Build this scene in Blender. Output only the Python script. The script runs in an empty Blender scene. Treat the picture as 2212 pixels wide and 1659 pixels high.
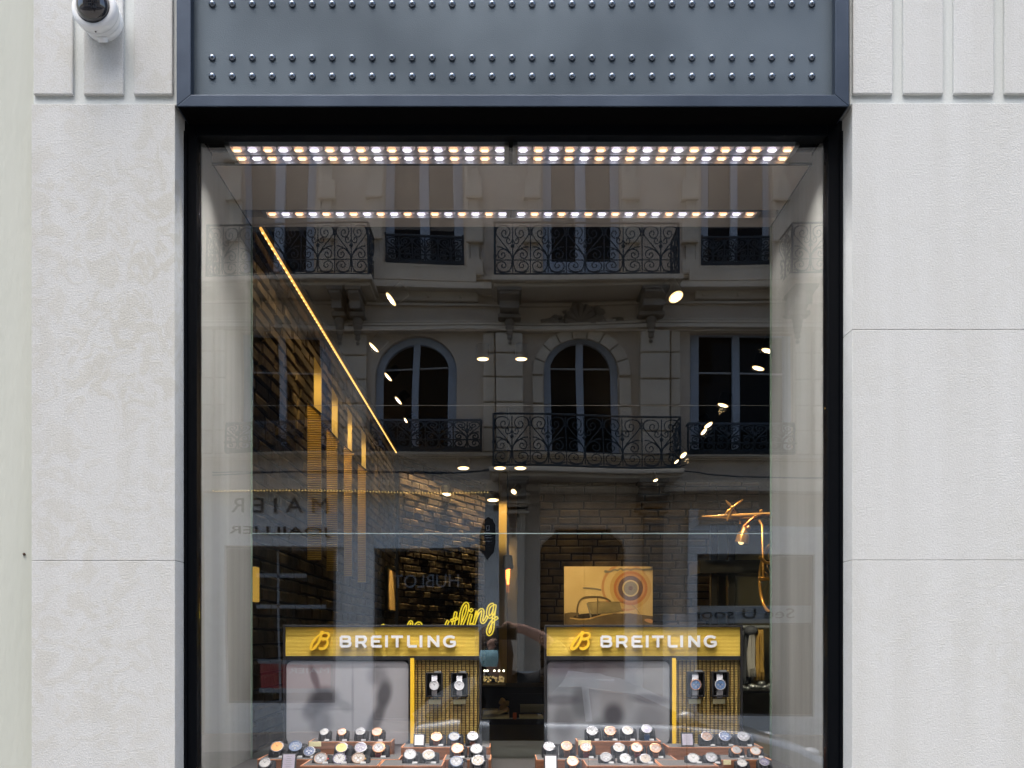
import bpy, math, random
from mathutils import Vector, Matrix
random.seed(7)
R = math.radians
scene = bpy.context.scene
COL = scene.collection

# ------------------------------------------------------------------ camera
cam_d = bpy.data.cameras.new('camera'); cam = bpy.data.objects.new('camera', cam_d); COL.objects.link(cam)
cam.location = (0, -2.5, 1.6); cam.rotation_euler = (R(90), 0, 0)
cam_d.sensor_width = 36; cam_d.lens = 36 * 2016 / 2212
cam_d.shift_x = 12 / 2212; cam_d.shift_y = (1371 - 829.5) / 2212
cam_d.clip_start = 0.02; cam_d.clip_end = 500
scene.camera = cam
# ------------------------------------------------------------------ sky, sun, exposure
SUN_EL, SUN_AZ = 72, 200
w = bpy.data.worlds.new('World'); scene.world = w; w.use_nodes = True
nt = w.node_tree; bg = nt.nodes['Background']
sky = nt.nodes.new('ShaderNodeTexSky'); sky.sky_type = 'NISHITA'; sky.sun_disc = False
sky.sun_elevation = R(SUN_EL); sky.sun_rotation = R(SUN_AZ); sky.air_density = 1.0; sky.dust_density = 4.0
nt.links.new(sky.outputs[0], bg.inputs[0]); bg.inputs[1].default_value = 0.15
sd = bpy.data.lights.new('sun', 'SUN'); sd.energy = 1.5; sd.angle = R(70); sd.color = (1, 0.98, 0.93)
sun = bpy.data.objects.new('sun', sd); COL.objects.link(sun)
_d = Vector((-0.22, -0.16, 0.95)).normalized()
sun.rotation_euler = _d.to_track_quat('Z', 'Y').to_euler()
vs = scene.view_settings; vs.view_transform = 'Standard'; vs.look = 'None'; vs.gamma = 1
vs.exposure = 1.6
scene.cycles.use_denoising = True
scene.cycles.max_bounces = 8; scene.cycles.transparent_max_bounces = 24
scene.cycles.glossy_bounces = 5; scene.cycles.diffuse_bounces = 4
scene.cycles.sample_clamp_indirect = 6
scene.cycles.caustics_reflective = False; scene.cycles.caustics_refractive = False

# ------------------------------------------------------------------ coordinates: measured picture units -> metres
F = 2016.0
def P(u, v, d): return Vector(((u - 1094) * d / F, d - 2.5, 1.6 + (1371 - v) * d / F))
def X(u, d): return (u - 1094) * d / F
def Z(v, d): return 1.6 + (1371 - v) * d / F

# ------------------------------------------------------------------ materials
MATS = {}
def mat(name, col=(0.5,) * 3, rough=0.6, metal=0.0, emit=None, estr=1.0, var=0.0, vscale=8, col2=None,
        bump=0.0, bscale=60, coat=0.0, detail=6, spec=0.5, stretch=None):
    if name in MATS: return MATS[name]
    m = bpy.data.materials.new(name); m.use_nodes = True; MATS[name] = m
    n = m.node_tree.nodes; L = m.node_tree.links; b = n['Principled BSDF']
    b.inputs['Base Color'].default_value = (*col, 1); b.inputs['Roughness'].default_value = rough
    b.inputs['Metallic'].default_value = metal; b.inputs['Coat Weight'].default_value = coat
    b.inputs['Specular IOR Level'].default_value = spec
    if emit:
        b.inputs['Emission Color'].default_value = (*emit, 1); b.inputs['Emission Strength'].default_value = estr * 0.34
    if var or bump or col2:
        tc = n.new('ShaderNodeTexCoord'); mp = n.new('ShaderNodeMapping'); L.new(tc.outputs['Object'], mp.inputs[0])
        if stretch: mp.inputs['Scale'].default_value = stretch
    if var or col2:
        no = n.new('ShaderNodeTexNoise'); no.inputs['Scale'].default_value = vscale; no.inputs['Detail'].default_value = detail
        L.new(mp.outputs[0], no.inputs['Vector'])
        rp = n.new('ShaderNodeValToRGB'); L.new(no.outputs[0], rp.inputs[0])
        rp.color_ramp.elements[0].position = 0.32; rp.color_ramp.elements[1].position = 0.68
        if col2 is None:
            a = [c * (1 - var) for c in col]; c2 = [min(1, c * (1 + var)) for c in col]
        else: a = col; c2 = col2
        rp.color_ramp.elements[0].color = (*a, 1); rp.color_ramp.elements[1].color = (*c2, 1)
        L.new(rp.outputs[0], b.inputs['Base Color'])
    if bump:
        nb = n.new('ShaderNodeTexNoise'); nb.inputs['Scale'].default_value = bscale; nb.inputs['Detail'].default_value = 5
        L.new(mp.outputs[0], nb.inputs['Vector'])
        bp = n.new('ShaderNodeBump'); bp.inputs['Strength'].default_value = bump; bp.inputs['Distance'].default_value = 0.01
        L.new(nb.outputs[0], bp.inputs['Height']); L.new(bp.outputs[0], b.inputs['Normal'])
    return m

def stone_mat(name, base, patch, bump=0.25, mott=0.5, fine=240):
    """bush-hammered limestone: mottled patches, veins and pits"""
    m = bpy.data.materials.new(name); m.use_nodes = True
    n = m.node_tree.nodes; L = m.node_tree.links; b = n['Principled BSDF']; b.inputs['Roughness'].default_value = 0.85
    b.inputs['Specular IOR Level'].default_value = 0.25
    tc = n.new('ShaderNodeTexCoord')
    big = n.new('ShaderNodeTexNoise'); big.inputs['Scale'].default_value = 1.6; big.inputs['Detail'].default_value = 4
    L.new(tc.outputs['Object'], big.inputs['Vector'])
    med = n.new('ShaderNodeTexNoise'); med.inputs['Scale'].default_value = 17; med.inputs['Detail'].default_value = 9
    med.inputs['Roughness'].default_value = 0.62; med.inputs['Distortion'].default_value = 1.3
    L.new(tc.outputs['Object'], med.inputs['Vector'])
    fi = n.new('ShaderNodeTexNoise'); fi.inputs['Scale'].default_value = fine; fi.inputs['Detail'].default_value = 6
    L.new(tc.outputs['Object'], fi.inputs['Vector'])
    r1 = n.new('ShaderNodeValToRGB'); r1.color_ramp.elements[0].position = 0.47; r1.color_ramp.elements[1].position = 0.56
    L.new(med.outputs[0], r1.inputs[0])
    mul = n.new('ShaderNodeMath'); mul.operation = 'MULTIPLY'; mul.inputs[1].default_value = mott
    L.new(r1.outputs[0], mul.inputs[0])
    r2 = n.new('ShaderNodeValToRGB'); r2.color_ramp.elements[0].position = 0.35; r2.color_ramp.elements[1].position = 0.65
    L.new(big.outputs[0], r2.inputs[0])
    mul2 = n.new('ShaderNodeMath'); mul2.operation = 'MULTIPLY'; L.new(mul.outputs[0], mul2.inputs[0]); L.new(r2.outputs[0], mul2.inputs[1])
    mx = n.new('ShaderNodeMix'); mx.data_type = 'RGBA'; L.new(mul2.outputs[0], mx.inputs[0])
    mx.inputs[6].default_value = (*base, 1); mx.inputs[7].default_value = (*patch, 1)
    mx2 = n.new('ShaderNodeMix'); mx2.data_type = 'RGBA'; mx2.blend_type = 'OVERLAY'; mx2.inputs[0].default_value = 0.22
    L.new(mx.outputs[2], mx2.inputs[6]); L.new(fi.outputs[0], mx2.inputs[7])
    vo = n.new('ShaderNodeTexVoronoi'); vo.inputs['Scale'].default_value = 26; L.new(tc.outputs['Object'], vo.inputs['Vector'])
    r3 = n.new('ShaderNodeValToRGB'); r3.color_ramp.elements[0].position = 0.02; r3.color_ramp.elements[1].position = 0.045
    r3.color_ramp.elements[0].color = (0.55, 0.52, 0.48, 1); r3.color_ramp.elements[1].color = (1, 1, 1, 1)
    L.new(vo.outputs['Distance'], r3.inputs[0])
    mx3 = n.new('ShaderNodeMix'); mx3.data_type = 'RGBA'; mx3.blend_type = 'MULTIPLY'; mx3.inputs[0].default_value = 0.5
    L.new(mx2.outputs[2], mx3.inputs[6]); L.new(r3.outputs[0], mx3.inputs[7])
    mp = n.new('ShaderNodeMapping'); mp.inputs['Scale'].default_value = (7, 7, .35); L.new(tc.outputs['Object'], mp.inputs[0])
    sk = n.new('ShaderNodeTexNoise'); sk.inputs['Scale'].default_value = 1.5; sk.inputs['Detail'].default_value = 5; L.new(mp.outputs[0], sk.inputs['Vector'])
    r4 = n.new('ShaderNodeValToRGB'); r4.color_ramp.elements[0].position = .3; r4.color_ramp.elements[1].position = .62
    r4.color_ramp.elements[0].color = (.93, .925, .91, 1); r4.color_ramp.elements[1].color = (1, 1, 1, 1); L.new(sk.outputs[0], r4.inputs[0])
    mx4 = n.new('ShaderNodeMix'); mx4.data_type = 'RGBA'; mx4.blend_type = 'MULTIPLY'; mx4.inputs[0].default_value = 1
    L.new(mx3.outputs[2], mx4.inputs[6]); L.new(r4.outputs[0], mx4.inputs[7])
    L.new(mx4.outputs[2], b.inputs['Base Color'])
    ad = n.new('ShaderNodeMath'); ad.operation = 'MULTIPLY_ADD'; ad.inputs[1].default_value = 0.7
    L.new(med.outputs[0], ad.inputs[0]); L.new(fi.outputs[0], ad.inputs[2])
    bp = n.new('ShaderNodeBump'); bp.inputs['Strength'].default_value = bump; bp.inputs['Distance'].default_value = 0.006
    L.new(ad.outputs[0], bp.inputs['Height']); L.new(bp.outputs[0], b.inputs['Normal'])
    MATS[name] = m; return m

def glass_mat(name, r0, tint=(1, 1, 1), rough=0.0):
    m = bpy.data.materials.new(name); m.use_nodes = True; n = m.node_tree.nodes; L = m.node_tree.links
    n.remove(n['Principled BSDF']); out = n['Material Output']
    tr = n.new('ShaderNodeBsdfTransparent'); tr.inputs[0].default_value = (*tint, 1)
    gl = n.new('ShaderNodeBsdfGlossy'); gl.inputs['Roughness'].default_value = rough
    lw = n.new('ShaderNodeLayerWeight'); lw.inputs[0].default_value = 0.5
    pw = n.new('ShaderNodeMath'); pw.operation = 'POWER'; pw.inputs[1].default_value = 5; L.new(lw.outputs['Facing'], pw.inputs[0])
    ma = n.new('ShaderNodeMath'); ma.operation = 'MULTIPLY_ADD'; ma.inputs[1].default_value = 1 - r0; ma.inputs[2].default_value = r0
    L.new(pw.outputs[0], ma.inputs[0])
    if name == 'window_glass':
        tc = n.new('ShaderNodeTexCoord'); no = n.new('ShaderNodeTexNoise'); no.inputs['Scale'].default_value = 2.2; no.inputs['Detail'].default_value = 0
        L.new(tc.outputs['Object'], no.inputs['Vector']); bp = n.new('ShaderNodeBump'); bp.inputs['Strength'].default_value = .02; bp.inputs['Distance'].default_value = .05
        L.new(no.outputs[0], bp.inputs['Height']); L.new(bp.outputs[0], gl.inputs['Normal'])
    mx = n.new('ShaderNodeMixShader'); L.new(ma.outputs[0], mx.inputs[0]); L.new(tr.outputs[0], mx.inputs[1]); L.new(gl.outputs[0], mx.inputs[2])
    L.new(mx.outputs[0], out.inputs[0]); MATS[name] = m; return m

stone_l = stone_mat('limestone_mottled', (0.500, 0.514, 0.512), (0.450, 0.448, 0.412), mott=0.75)
stone_r = stone_mat('limestone_pale', (0.530, 0.546, 0.542), (0.485, 0.495, 0.468), mott=0.35)
stone_h = stone_mat('limestone_honed', (0.56, 0.595, 0.59), (0.54, 0.57, 0.56), mott=0.2, bump=0.04)
M_rend = mat('painted_render', (0.385, 0.41, 0.365), 0.8, col2=(0.45, 0.47, 0.425), vscale=3, bump=0.15, bscale=70, stretch=(1, 1, .25))
M_steel = mat('blued_steel_plate', (0.030, 0.046, 0.062), 0.42, 0.5, col2=(0.098, 0.128, 0.156), vscale=1.7, bump=0.10, bscale=420, detail=3)
M_steelf = mat('blued_steel_frame', (0.022, 0.036, 0.060), 0.40, 0.5, col2=(0.048, 0.068, 0.100), vscale=5, bump=0.08, bscale=420)
M_rivet = mat('rivet_steel', (0.16, 0.19, 0.23), 0.26, 0.9)
M_black = mat('black_paint', (0.0010, 0.0016, 0.003), 0.4, spec=.12)
M_blackm = mat('black_matt', (0.0012, 0.0012, 0.0014), 0.9, spec=.05)
M_glass = glass_mat('window_glass', 0.105)
M_glass2 = glass_mat('partition_glass', 0.012, (0.95, 0.985, 0.97))
M_glassedge = mat('glass_edge', (0.35, 0.55, 0.5), 0.3, emit=None)
M_panel = mat('fabric_wall_panel', (0.165, 0.163, 0.148), 0.9, col2=(0.275, 0.273, 0.25), vscale=9, bump=0.05, bscale=300, stretch=(1, 1, .05))
M_ceil = mat('vitrine_ceiling', (0.44, 0.375, 0.31), 0.8)
M_alu = mat('satin_aluminium', (0.45, 0.47, 0.49), 0.35, 0.7)
M_cup = mat('reflector_glow', (0.5, 0.45, 0.45), 0.4, 0.3, emit=(.6, .5, .55), estr=.32)  # emission paints the LED light caught by the reflector cups
M_ledw = mat('led_warm', (1, .8, .6), emit=(1.0, 0.50, 0.24), estr=1.25)
M_ledwc = mat('led_warm_core', (1, .9, .8), emit=(1.0, 0.76, 0.45), estr=2.2)
M_ledc = mat('led_cool', (1, 1, 1), emit=(0.82, 0.77, 0.96), estr=1.0)
M_ledcc = mat('led_cool_core', (1, 1, 1), emit=(1.0, 0.97, 1.0), estr=2.2)

# ------------------------------------------------------------------ mesh builder
class MB:
    def __init__(s, M=None): s.v = []; s.f = []; s.M = M
    def add(s, vs, fs):
        o = len(s.v)
        for q in vs:
            q = Vector(q); s.v.append(s.M @ q if s.M is not None else q)
        s.f += [tuple(i + o for i in f) for f in fs]; return s
    def box(s, x0, x1, y0, y1, z0, z1):
        x0, x1 = min(x0, x1), max(x0, x1); y0, y1 = min(y0, y1), max(y0, y1); z0, z1 = min(z0, z1), max(z0, z1)
        return s.add([(x0, y0, z0), (x1, y0, z0), (x1, y1, z0), (x0, y1, z0), (x0, y0, z1), (x1, y0, z1), (x1, y1, z1), (x0, y1, z1)],
              [(0, 3, 2, 1), (4, 5, 6, 7), (0, 1, 5, 4), (1, 2, 6, 5), (2, 3, 7, 6), (3, 0, 4, 7)])
    def lathe(s, prof, n=20, M=None, cap=True):
        """profile (r, h) around local Z; M places it"""
        vs, fs = [], []
        for r, h in prof:
            for k in range(n):
                a = 2 * math.pi * k / n; q = Vector((r * math.cos(a), r * math.sin(a), h)); vs.append(M @ q if M is not None else q)
        for i in range(len(prof) - 1):
            for k in range(n): fs.append((i * n + k, i * n + (k + 1) % n, (i + 1) * n + (k + 1) % n, (i + 1) * n + k))
        if cap:
            if prof[0][0] > 1e-6: fs.append(tuple(range(n - 1, -1, -1)))
            if prof[-1][0] > 1e-6: fs.append(tuple((len(prof) - 1) * n + k for k in range(n)))
        return s.add(vs, fs)
    def tube(s, pts, r, n=5, closed=False, rs=None):
        pts = [Vector(p) for p in pts]; N = len(pts); vs, fs = [], []; pr = None
        for i, p in enumerate(pts):
            a = pts[(i - 1) % N] if (closed or i > 0) else p; b = pts[(i + 1) % N] if (closed or i < N - 1) else p
            t = (b - a)
            if t.length < 1e-9: t = Vector((0, 0, 1))
            t.normalize()
            if pr is None:
                up = Vector((0, 1, 0)) if abs(t.y) < .9 else Vector((1, 0, 0)); x = t.cross(up).normalized()
            else:
                x = pr - t * pr.dot(t)
                x = x.normalized() if x.length > 1e-6 else t.orthogonal().normalized()
            pr = x; y = t.cross(x); rr = rs[i] if rs else r
            for k in range(n):
                an = 2 * math.pi * k / n; vs.append(p + x * rr * math.cos(an) + y * rr * math.sin(an))
        m = N if closed else N - 1
        for i in range(m):
            j = (i + 1) % N
            for k in range(n): fs.append((i * n + k, i * n + (k + 1) % n, j * n + (k + 1) % n, j * n + k))
        if not closed: fs += [tuple(range(n - 1, -1, -1)), tuple((N - 1) * n + k for k in range(n))]
        return s.add(vs, fs)
    def prism(s, pts, y0, y1):
        """polygon in XZ extruded along Y"""
        n = len(pts); vs = [(x, y0, z) for x, z in pts] + [(x, y1, z) for x, z in pts]
        return s.add(vs, [tuple(range(n)), tuple(range(2 * n - 1, n - 1, -1))] + [(i, i + n, (i + 1) % n + n, (i + 1) % n) for i in range(n)])
    def prismx(s, pts, x0, x1):
        n = len(pts); vs = [(x0, y, z) for y, z in pts] + [(x1, y, z) for y, z in pts]
        return s.add(vs, [tuple(range(n)), tuple(range(2 * n - 1, n - 1, -1))] + [(i, i + n, (i + 1) % n + n, (i + 1) % n) for i in range(n)])
    def stroke(s, pts, wd, y0, y1, closed=False, ws=None):
        """flat pen stroke in XZ, thick between y0 and y1"""
        pts = [Vector((p[0], p[1])) for p in pts]; N = len(pts); Ls, Rs = [], []
        for i, p in enumerate(pts):
            a = pts[(i - 1) % N] if (closed or i > 0) else None; b = pts[(i + 1) % N] if (closed or i < N - 1) else None
            d1 = (p - a).normalized() if a is not None else None; d2 = (b - p).normalized() if b is not None else None
            d1 = d1 if d1 is not None else d2; d2 = d2 if d2 is not None else d1
            n1 = Vector((-d1.y, d1.x)); n2 = Vector((-d2.y, d2.x)); m = n1 + n2
            m = m.normalized() if m.length > 1e-6 else n1
            k = (ws[i] if ws else wd) / 2 / max(.5, m.dot(n1)); Ls.append(p + m * k); Rs.append(p - m * k)
        vs = []
        for i, (l, r) in enumerate(zip(Ls, Rs)): e = 8e-6 * i; vs += [(l.x, y0 - e, l.y), (r.x, y0 - e, r.y), (r.x, y1, r.y), (l.x, y1, l.y)]
        fs = []; m = N if closed else N - 1
        for i in range(m):
            j = (i + 1) % N
            for k in range(4): fs.append((4 * i + k, 4 * i + (k + 1) % 4, 4 * j + (k + 1) % 4, 4 * j + k))
        if not closed: fs += [(3, 2, 1, 0), (4 * N - 4, 4 * N - 3, 4 * N - 2, 4 * N - 1)]
        return s.add(vs, fs)
    def ball(s, c, r, n=10, sz=1.0):
        prof = [(r * math.sin(math.pi * i / n), -r * sz * math.cos(math.pi * i / n)) for i in range(n + 1)]
        prof[0] = (1e-5, prof[0][1]); prof[-1] = (1e-5, prof[-1][1])
        return s.lathe(prof, n * 2, Matrix.Translation(c))

ORG = {}
def link(o, parent=None):
    COL.objects.link(o)
    if parent is not None: o.parent = parent
    return o
def tag(o, label=None, cat=None, group=None, kind=None):
    if label: o['label'] = label
    if cat: o['category'] = cat
    if group: o['group'] = group
    if kind: o['kind'] = kind
    return o
def thing(name, label, cat, loc=(0, 0, 0), group=None):
    o = bpy.data.objects.new(name, None); o.location = loc; o.empty_display_size = 0.05; COL.objects.link(o)
    ORG[o] = Vector(loc); return tag(o, label, cat, group)
def part(name, mb, m, parent=None, smooth=None, bevel=0, label=None, bseg=2):
    org = ORG.get(parent, Vector((0, 0, 0)))
    me = bpy.data.meshes.new(name)
    if parent is None and mb.v:
        lo = Vector([min(q[i] for q in mb.v) for i in range(3)]); hi = Vector([max(q[i] for q in mb.v) for i in range(3)])
        org = Vector(((lo.x + hi.x) / 2, (lo.y + hi.y) / 2, lo.z))
    me.from_pydata([q - org for q in mb.v], [], mb.f); me.validate(); me.update()
    me.materials.append(m)
    if smooth is not None:
        me.polygons.foreach_set('use_smooth', [True] * len(me.polygons)); me.set_sharp_from_angle(angle=R(smooth))
    o = bpy.data.objects.new(name, me)
    if parent is None: o.location = org
    link(o, parent); ORG[o] = org
    if bevel:
        b = o.modifiers.new('bevel', 'BEVEL'); b.width = bevel; b.segments = bseg; b.limit_method = 'ANGLE'; b.angle_limit = R(40)
    if label: o['label'] = label
    return o
def recalc(o):
    import bmesh
    bm = bmesh.new(); bm.from_mesh(o.data); bmesh.ops.recalc_face_normals(bm, faces=bm.faces); bm.to_mesh(o.data); bm.free(); return o
def text_mb(s, x, y, z, size, depth, face=1, width=None, align='CENTER', shear=0.0):
    """text facing +Y (face=1) or -Y (face=-1); width squeezes it to a given width"""
    cu = bpy.data.curves.new('t', 'FONT'); cu.body = s; cu.size = 1; cu.extrude = 0.0; cu.align_x = 'CENTER'; cu.resolution_u = 3; cu.shear = shear
    ob = bpy.data.objects.new('t', cu); COL.objects.link(ob); bpy.context.view_layer.update()
    me = bpy.data.meshes.new_from_object(ob.evaluated_get(bpy.context.evaluated_depsgraph_get()))
    xs = [q.co.x for q in me.vertices]; w0 = max(xs) - min(xs); cx = (max(xs) + min(xs)) / 2
    kx = (width / w0) if width else size * 1.0
    hs = [q.co.y for q in me.vertices]; h0 = max(hs) - min(hs); kz = size / h0; y0 = min(hs)
    mb = MB(); vv = [(x - face * (q.co.x - cx) * kx, y, z + (q.co.y - y0) * kz) for q in me.vertices]
    mb.add(vv, [tuple(p.vertices) for p in me.polygons])
    n = len(vv); ring = {}
    for p in me.polygons:
        for e in p.edge_keys: ring[e] = ring.get(e, 0) + 1
    back = [(a, b_ - face * depth, c) for a, b_, c in vv]
    o0 = len(mb.v); mb.add(back, []); 
    for e, c in ring.items():
        if c == 1: mb.f.append((e[0], e[1], e[1] + o0, e[0] + o0))
    COL.objects.unlink(ob); bpy.data.objects.remove(ob); bpy.data.curves.remove(cu); bpy.data.meshes.remove(me)
    return mb
def chaikin(p, it=2, closed=False):
    p = [tuple(q) for q in p]
    for _ in range(it):
        out = [] if closed else [p[0]]
        for i in range(len(p) if closed else len(p) - 1):
            a, b = p[i], p[(i + 1) % len(p)]
            out += [tuple(.75 * c + .25 * d for c, d in zip(a, b)), tuple(.25 * c + .75 * d for c, d in zip(a, b))]
        if not closed: out.append(p[-1])
        p = out
    return p

# ================================================================== SETTING: street
tag(part('pavement', MB().box(-30, 30, -3.6, 0.0, -0.25, 0.0), mat('paving', (0.22, 0.21, 0.20), 0.85, var=.15, vscale=4, bump=.2), bevel=.01), kind='structure')
tag(part('road', MB().box(-40, 40, -10.4, -3.6, -0.35, -0.12), mat('asphalt', (0.055, 0.055, 0.057), 0.9, var=.2, vscale=20, bump=.4, bscale=150)), kind='structure')
tag(part('opposite_pavement', MB().box(-30, 30, -12.45, -10.4, -0.25, 0.0), mat('paving'), bevel=.01), kind='structure')
tag(part('ground', MB().box(-150, 150, -150, 150, -0.6, -0.40), mat('ground_earth', (0.12, 0.11, 0.10), 0.9, var=.2)), kind='structure')

# ================================================================== SETTING: our stone front
YF = -0.085   # face of the stone
DF = 2.5 + YF
xl, xr = X(378, DF), X(1841, DF)
jx, jX = X(400, 2.5), X(1818, 2.5)
bld = thing('stone_building', 'pale limestone shop building with a large display window', 'building', (0, YF, 0))
def pier(x0, x1, joints_v, m, nm='stone_pier'):
    zs = [0.0] + sorted(Z(v, DF) for v in joints_v)
    mb = MB()
    for a, b in zip(zs[:-1], zs[1:]):
        mb.box(x0, x1, YF, 0.12, a + .0004, b - .0004)
    o = part(nm, mb, m, bld, bevel=.0012); return o
XLW = X(68, DF); XRW = 6.0
pier(XLW, xl, [1211, 224], stone_l)
pier(xr, XRW, [1210, 712, 223], stone_r)
part('mortar_backing', MB().box(XLW + .01, xl - .004, YF + .006, .115, 0, Z(224, DF) - .01).box(xr + .004, XRW, YF + .006, .115, 0, Z(223, DF) - .01), mat('mortar', (.45, .44, .42), .9), bld)
# fluted zone
YB = YF + 0.009
part('honed_band', MB().box(XLW, xl + .0035, YB, .12, Z(223.6, DF), 5.2).box(xr - .0035, XRW, YB, .12, Z(222.6, DF), 5.2), stone_h, bld, bevel=.003)
mb = MB()
for a, b in ((71.5, 157), (179.5, 266), (288, 372.5)): mb.box(X(a, DF), X(b, DF), YF, YB + .001, Z(204, DF), 4.2)
part('raised_panels', mb, stone_l, bld, bevel=.003)
mb = MB()
for k in range(6):
    a = 1842.5 + k * 109.3; mb.box(X(a, DF), X(a + 86.7, DF), YF, YB + .001, Z(202.7, DF), 4.2)
part('raised_panels', mb, stone_r, bld, bevel=.003)
# upper storeys above the frame (they shade the street and stand in the opposite panes)
mb = MB().box(XLW, XRW, YF, .5, 5.2, 12.0)
mb.box(XLW, XRW, YF - .25, YF, 5.2, 5.45).box(XLW, XRW, YF - .15, YF, 8.4, 8.6).box(XLW, XRW, YF - .5, .2, 12.0, 12.35)
part('upper_wall', mb, stone_r, bld)
mb = MB()
for k in range(5):
    for zz in (6.1, 9.2): part('upper_window', MB().box(-1.6 + k * 1.7, -.6 + k * 1.7, YF - .02, YF + .2, zz, zz + 1.9), mat('dark_pane', (.02, .022, .025), .08), bld)

# reveals are the pier flanks; neighbour to the left
nb = part('neighbour_wall', MB().box(-7, XLW - .002, YF + .02, .5, 0, 12), M_rend); tag(nb, 'greenish grey rendered wall at the far left of the stone front', 'wall')

hk = part('wall_hook', MB().ball(P(52, 1197, 2.5 + YF + .018), .0038, 6).tube([P(52, 1197, 2.5 + YF + .03), P(52, 1197, 2.5 + YF + .015)], .002, 5), mat('rusty_iron', (.06, .035, .025), .8)); tag(hk, 'tiny rusty stub sticking out of the far left rendered wall', 'hook')
# ================================================================== riveted steel lintel
li = thing('steel_lintel', 'riveted blue grey steel panel above the shop window', 'steel panel', (0, YF, 2.95))
YL = YF - 0.012; DL = 2.5 + YL
x0, x1 = X(381, DL), X(1834, DL); z0 = Z(229.5, DL); zt = 4.05
xi0, xi1 = X(412, DL), X(1804.5, DL); zi = Z(204.5, DL)
mb = MB()
mb.prism([(x0, z0), (xi0, zi), (xi0, zt), (x0, zt)], YL, .02)
mb.prism([(x1, z0), (x1, zt), (xi1, zt), (xi1, zi)], YL, .02)
mb.prism([(x0, z0), (x1, z0), (xi1, zi), (xi0, zi)], YL, .02)
mb.box(x0, x1, YL, .02, zt, zt + .08)
part('frame', mb, M_steelf, li, bevel=.0015)
part('backing', MB().box(x0 + .004, x1 - .004, .0055, .10, z0 + .004, zt), M_blackm, li)
part('panel', MB().box(xi0 - .002, xi1 + .002, YL + .024, .005, zi - .002, zt - .001), M_steel, li)
part('soffit', MB().box(x0 + .004, x1 - .004, YL + .004, -.004, z0 - .001, z0 + .003), M_blackm, li)
rv = None
for v in (9, 125, 165):
    for k in range(31):
        c = P(458.5 + 43.17 * k, v, DL + .024)
        if rv is None:
            prof = [(.0092 * math.cos(a), .0082 * math.sin(a)) for a in [R(t) for t in (0, 15, 30, 45, 60, 75)]] + [(1e-5, .0082)]
            mb = MB(Matrix.Rotation(R(90), 4, 'X')).lathe(prof, 16)
            me = bpy.data.meshes.new('rivet'); me.from_pydata(mb.v, [], mb.f); me.materials.append(M_rivet)
            me.polygons.foreach_set('use_smooth', [True] * len(me.polygons)); rv = me
        o = bpy.data.objects.new('rivet', rv); o.location = Vector((c.x, YL + .024, c.z)) - ORG[li]; link(o, li)

# ================================================================== window frame and glass
wf = thing('display_window', 'tall shop display window with a black steel frame', 'shop window', (0, 0, .8))
gx0, gx1 = X(428, 2.5), X(1785, 2.5); gz1 = Z(298, 2.5); ZB = .80
mb = MB().box(jx, gx0, -.012, .03, ZB, gz1 + .04).box(gx1, jX, -.012, .03, ZB, gz1 + .04).box(gx0, gx1, -.012, .03, gz1, gz1 + .06)
mb.box(gx0, gx1, -.012, .03, ZB - .05, ZB)
part('frame', mb, M_black, wf, bevel=.002)
part('outer_bead', MB().box(jx - .001, jx + .010, -.020, -.0125, ZB, 2.94).box(jX - .010, jX + .001, -.020, -.0125, ZB, 2.94), M_black, wf, bevel=.002)
part('sill', MB().box(xl, xr, -.07, .10, .0, ZB - .051), stone_h, wf)
part('glass_pane', MB().box(gx0 + .0005, gx1 - .0005, .006, .014, ZB, gz1), M_glass, wf)

# ================================================================== vitrine box
ZC = 2.924; XV0, XV1 = gx0 - .001, gx1 + .001; YR = 0.52; ZT = 1.20
vb = thing('window_vitrine', 'pale lined display box behind the shop glass', 'display case', (0, .26, ZT))
part('side_panel', MB().box(XV0 - .02, XV0, .031, YR, ZB, ZC + .02), M_panel, vb)
part('side_panel', MB().box(XV1, XV1 + .02, .031, YR, ZB, ZC + .02), M_panel, vb)
part('ceiling', MB().box(XV0 + .0005, XV1 - .0005, .1225, .4085, ZC, ZC + .03).box(XV0 + .0005, XV1 - .0005, .4625, YR + .01, ZC, ZC + .03).box(XV0 + .0005, XV1 - .0005, .0305, YR + .01, ZC + .031, ZC + .05), M_ceil, vb)
part('corner_trim', MB().box(XV0, XV0 + .003, .12, YR, ZC - .003, ZC - .0005).box(XV1 - .003, XV1, .12, YR, ZC - .003, ZC - .0005).box(XV0, XV1, .119, .1225, ZC - .006, ZC + .001), M_blackm, vb)
tl = mat('slate_tile', (.035, .033, .032), .6, var=.12, vscale=6)
part('platform', MB().box(XV0, XV1, .031, 1.02, ZT - .05, ZT - .004), mat('dark_joint', (.03, .03, .03), .8), vb)
mb = MB()
for i in range(5):
    for j, (ya, yb) in enumerate(((.035, .5), (.503, 1.02))): mb.box(-.85 + i * .345, -.508 + i * .345, ya, yb, ZT - .03, ZT)
part('platform_tiles', mb, tl, vb)
part('rear_glass', MB().box(XV0, XV1, YR, YR + .008, ZT, Z(1153, 2.5 + YR)), M_glass2, vb)
part('glass_top_edge', MB().box(XV0, XV1, YR - .0005, YR + .0085, Z(1153, 2.5 + YR), Z(1153, 2.5 + YR) + .0022), mat('polished_glass_edge', (.30, .38, .36), .3), vb)
for xe in (XV0, XV1 - .004): part('glass_side_edge', MB().box(xe, xe + .004, YR - .002, YR + .006, ZT, ZC), mat('green_glass_edge', (.20, .26, .20), .35), vb)
for v in (713, 876):
    z = Z(v, 2.5 + YR); part('glass_joint', MB().box(XV0, XV1, YR, YR + .002, z, z + .0006), mat('joint_line', (.12, .11, .10), .6), vb)

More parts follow.
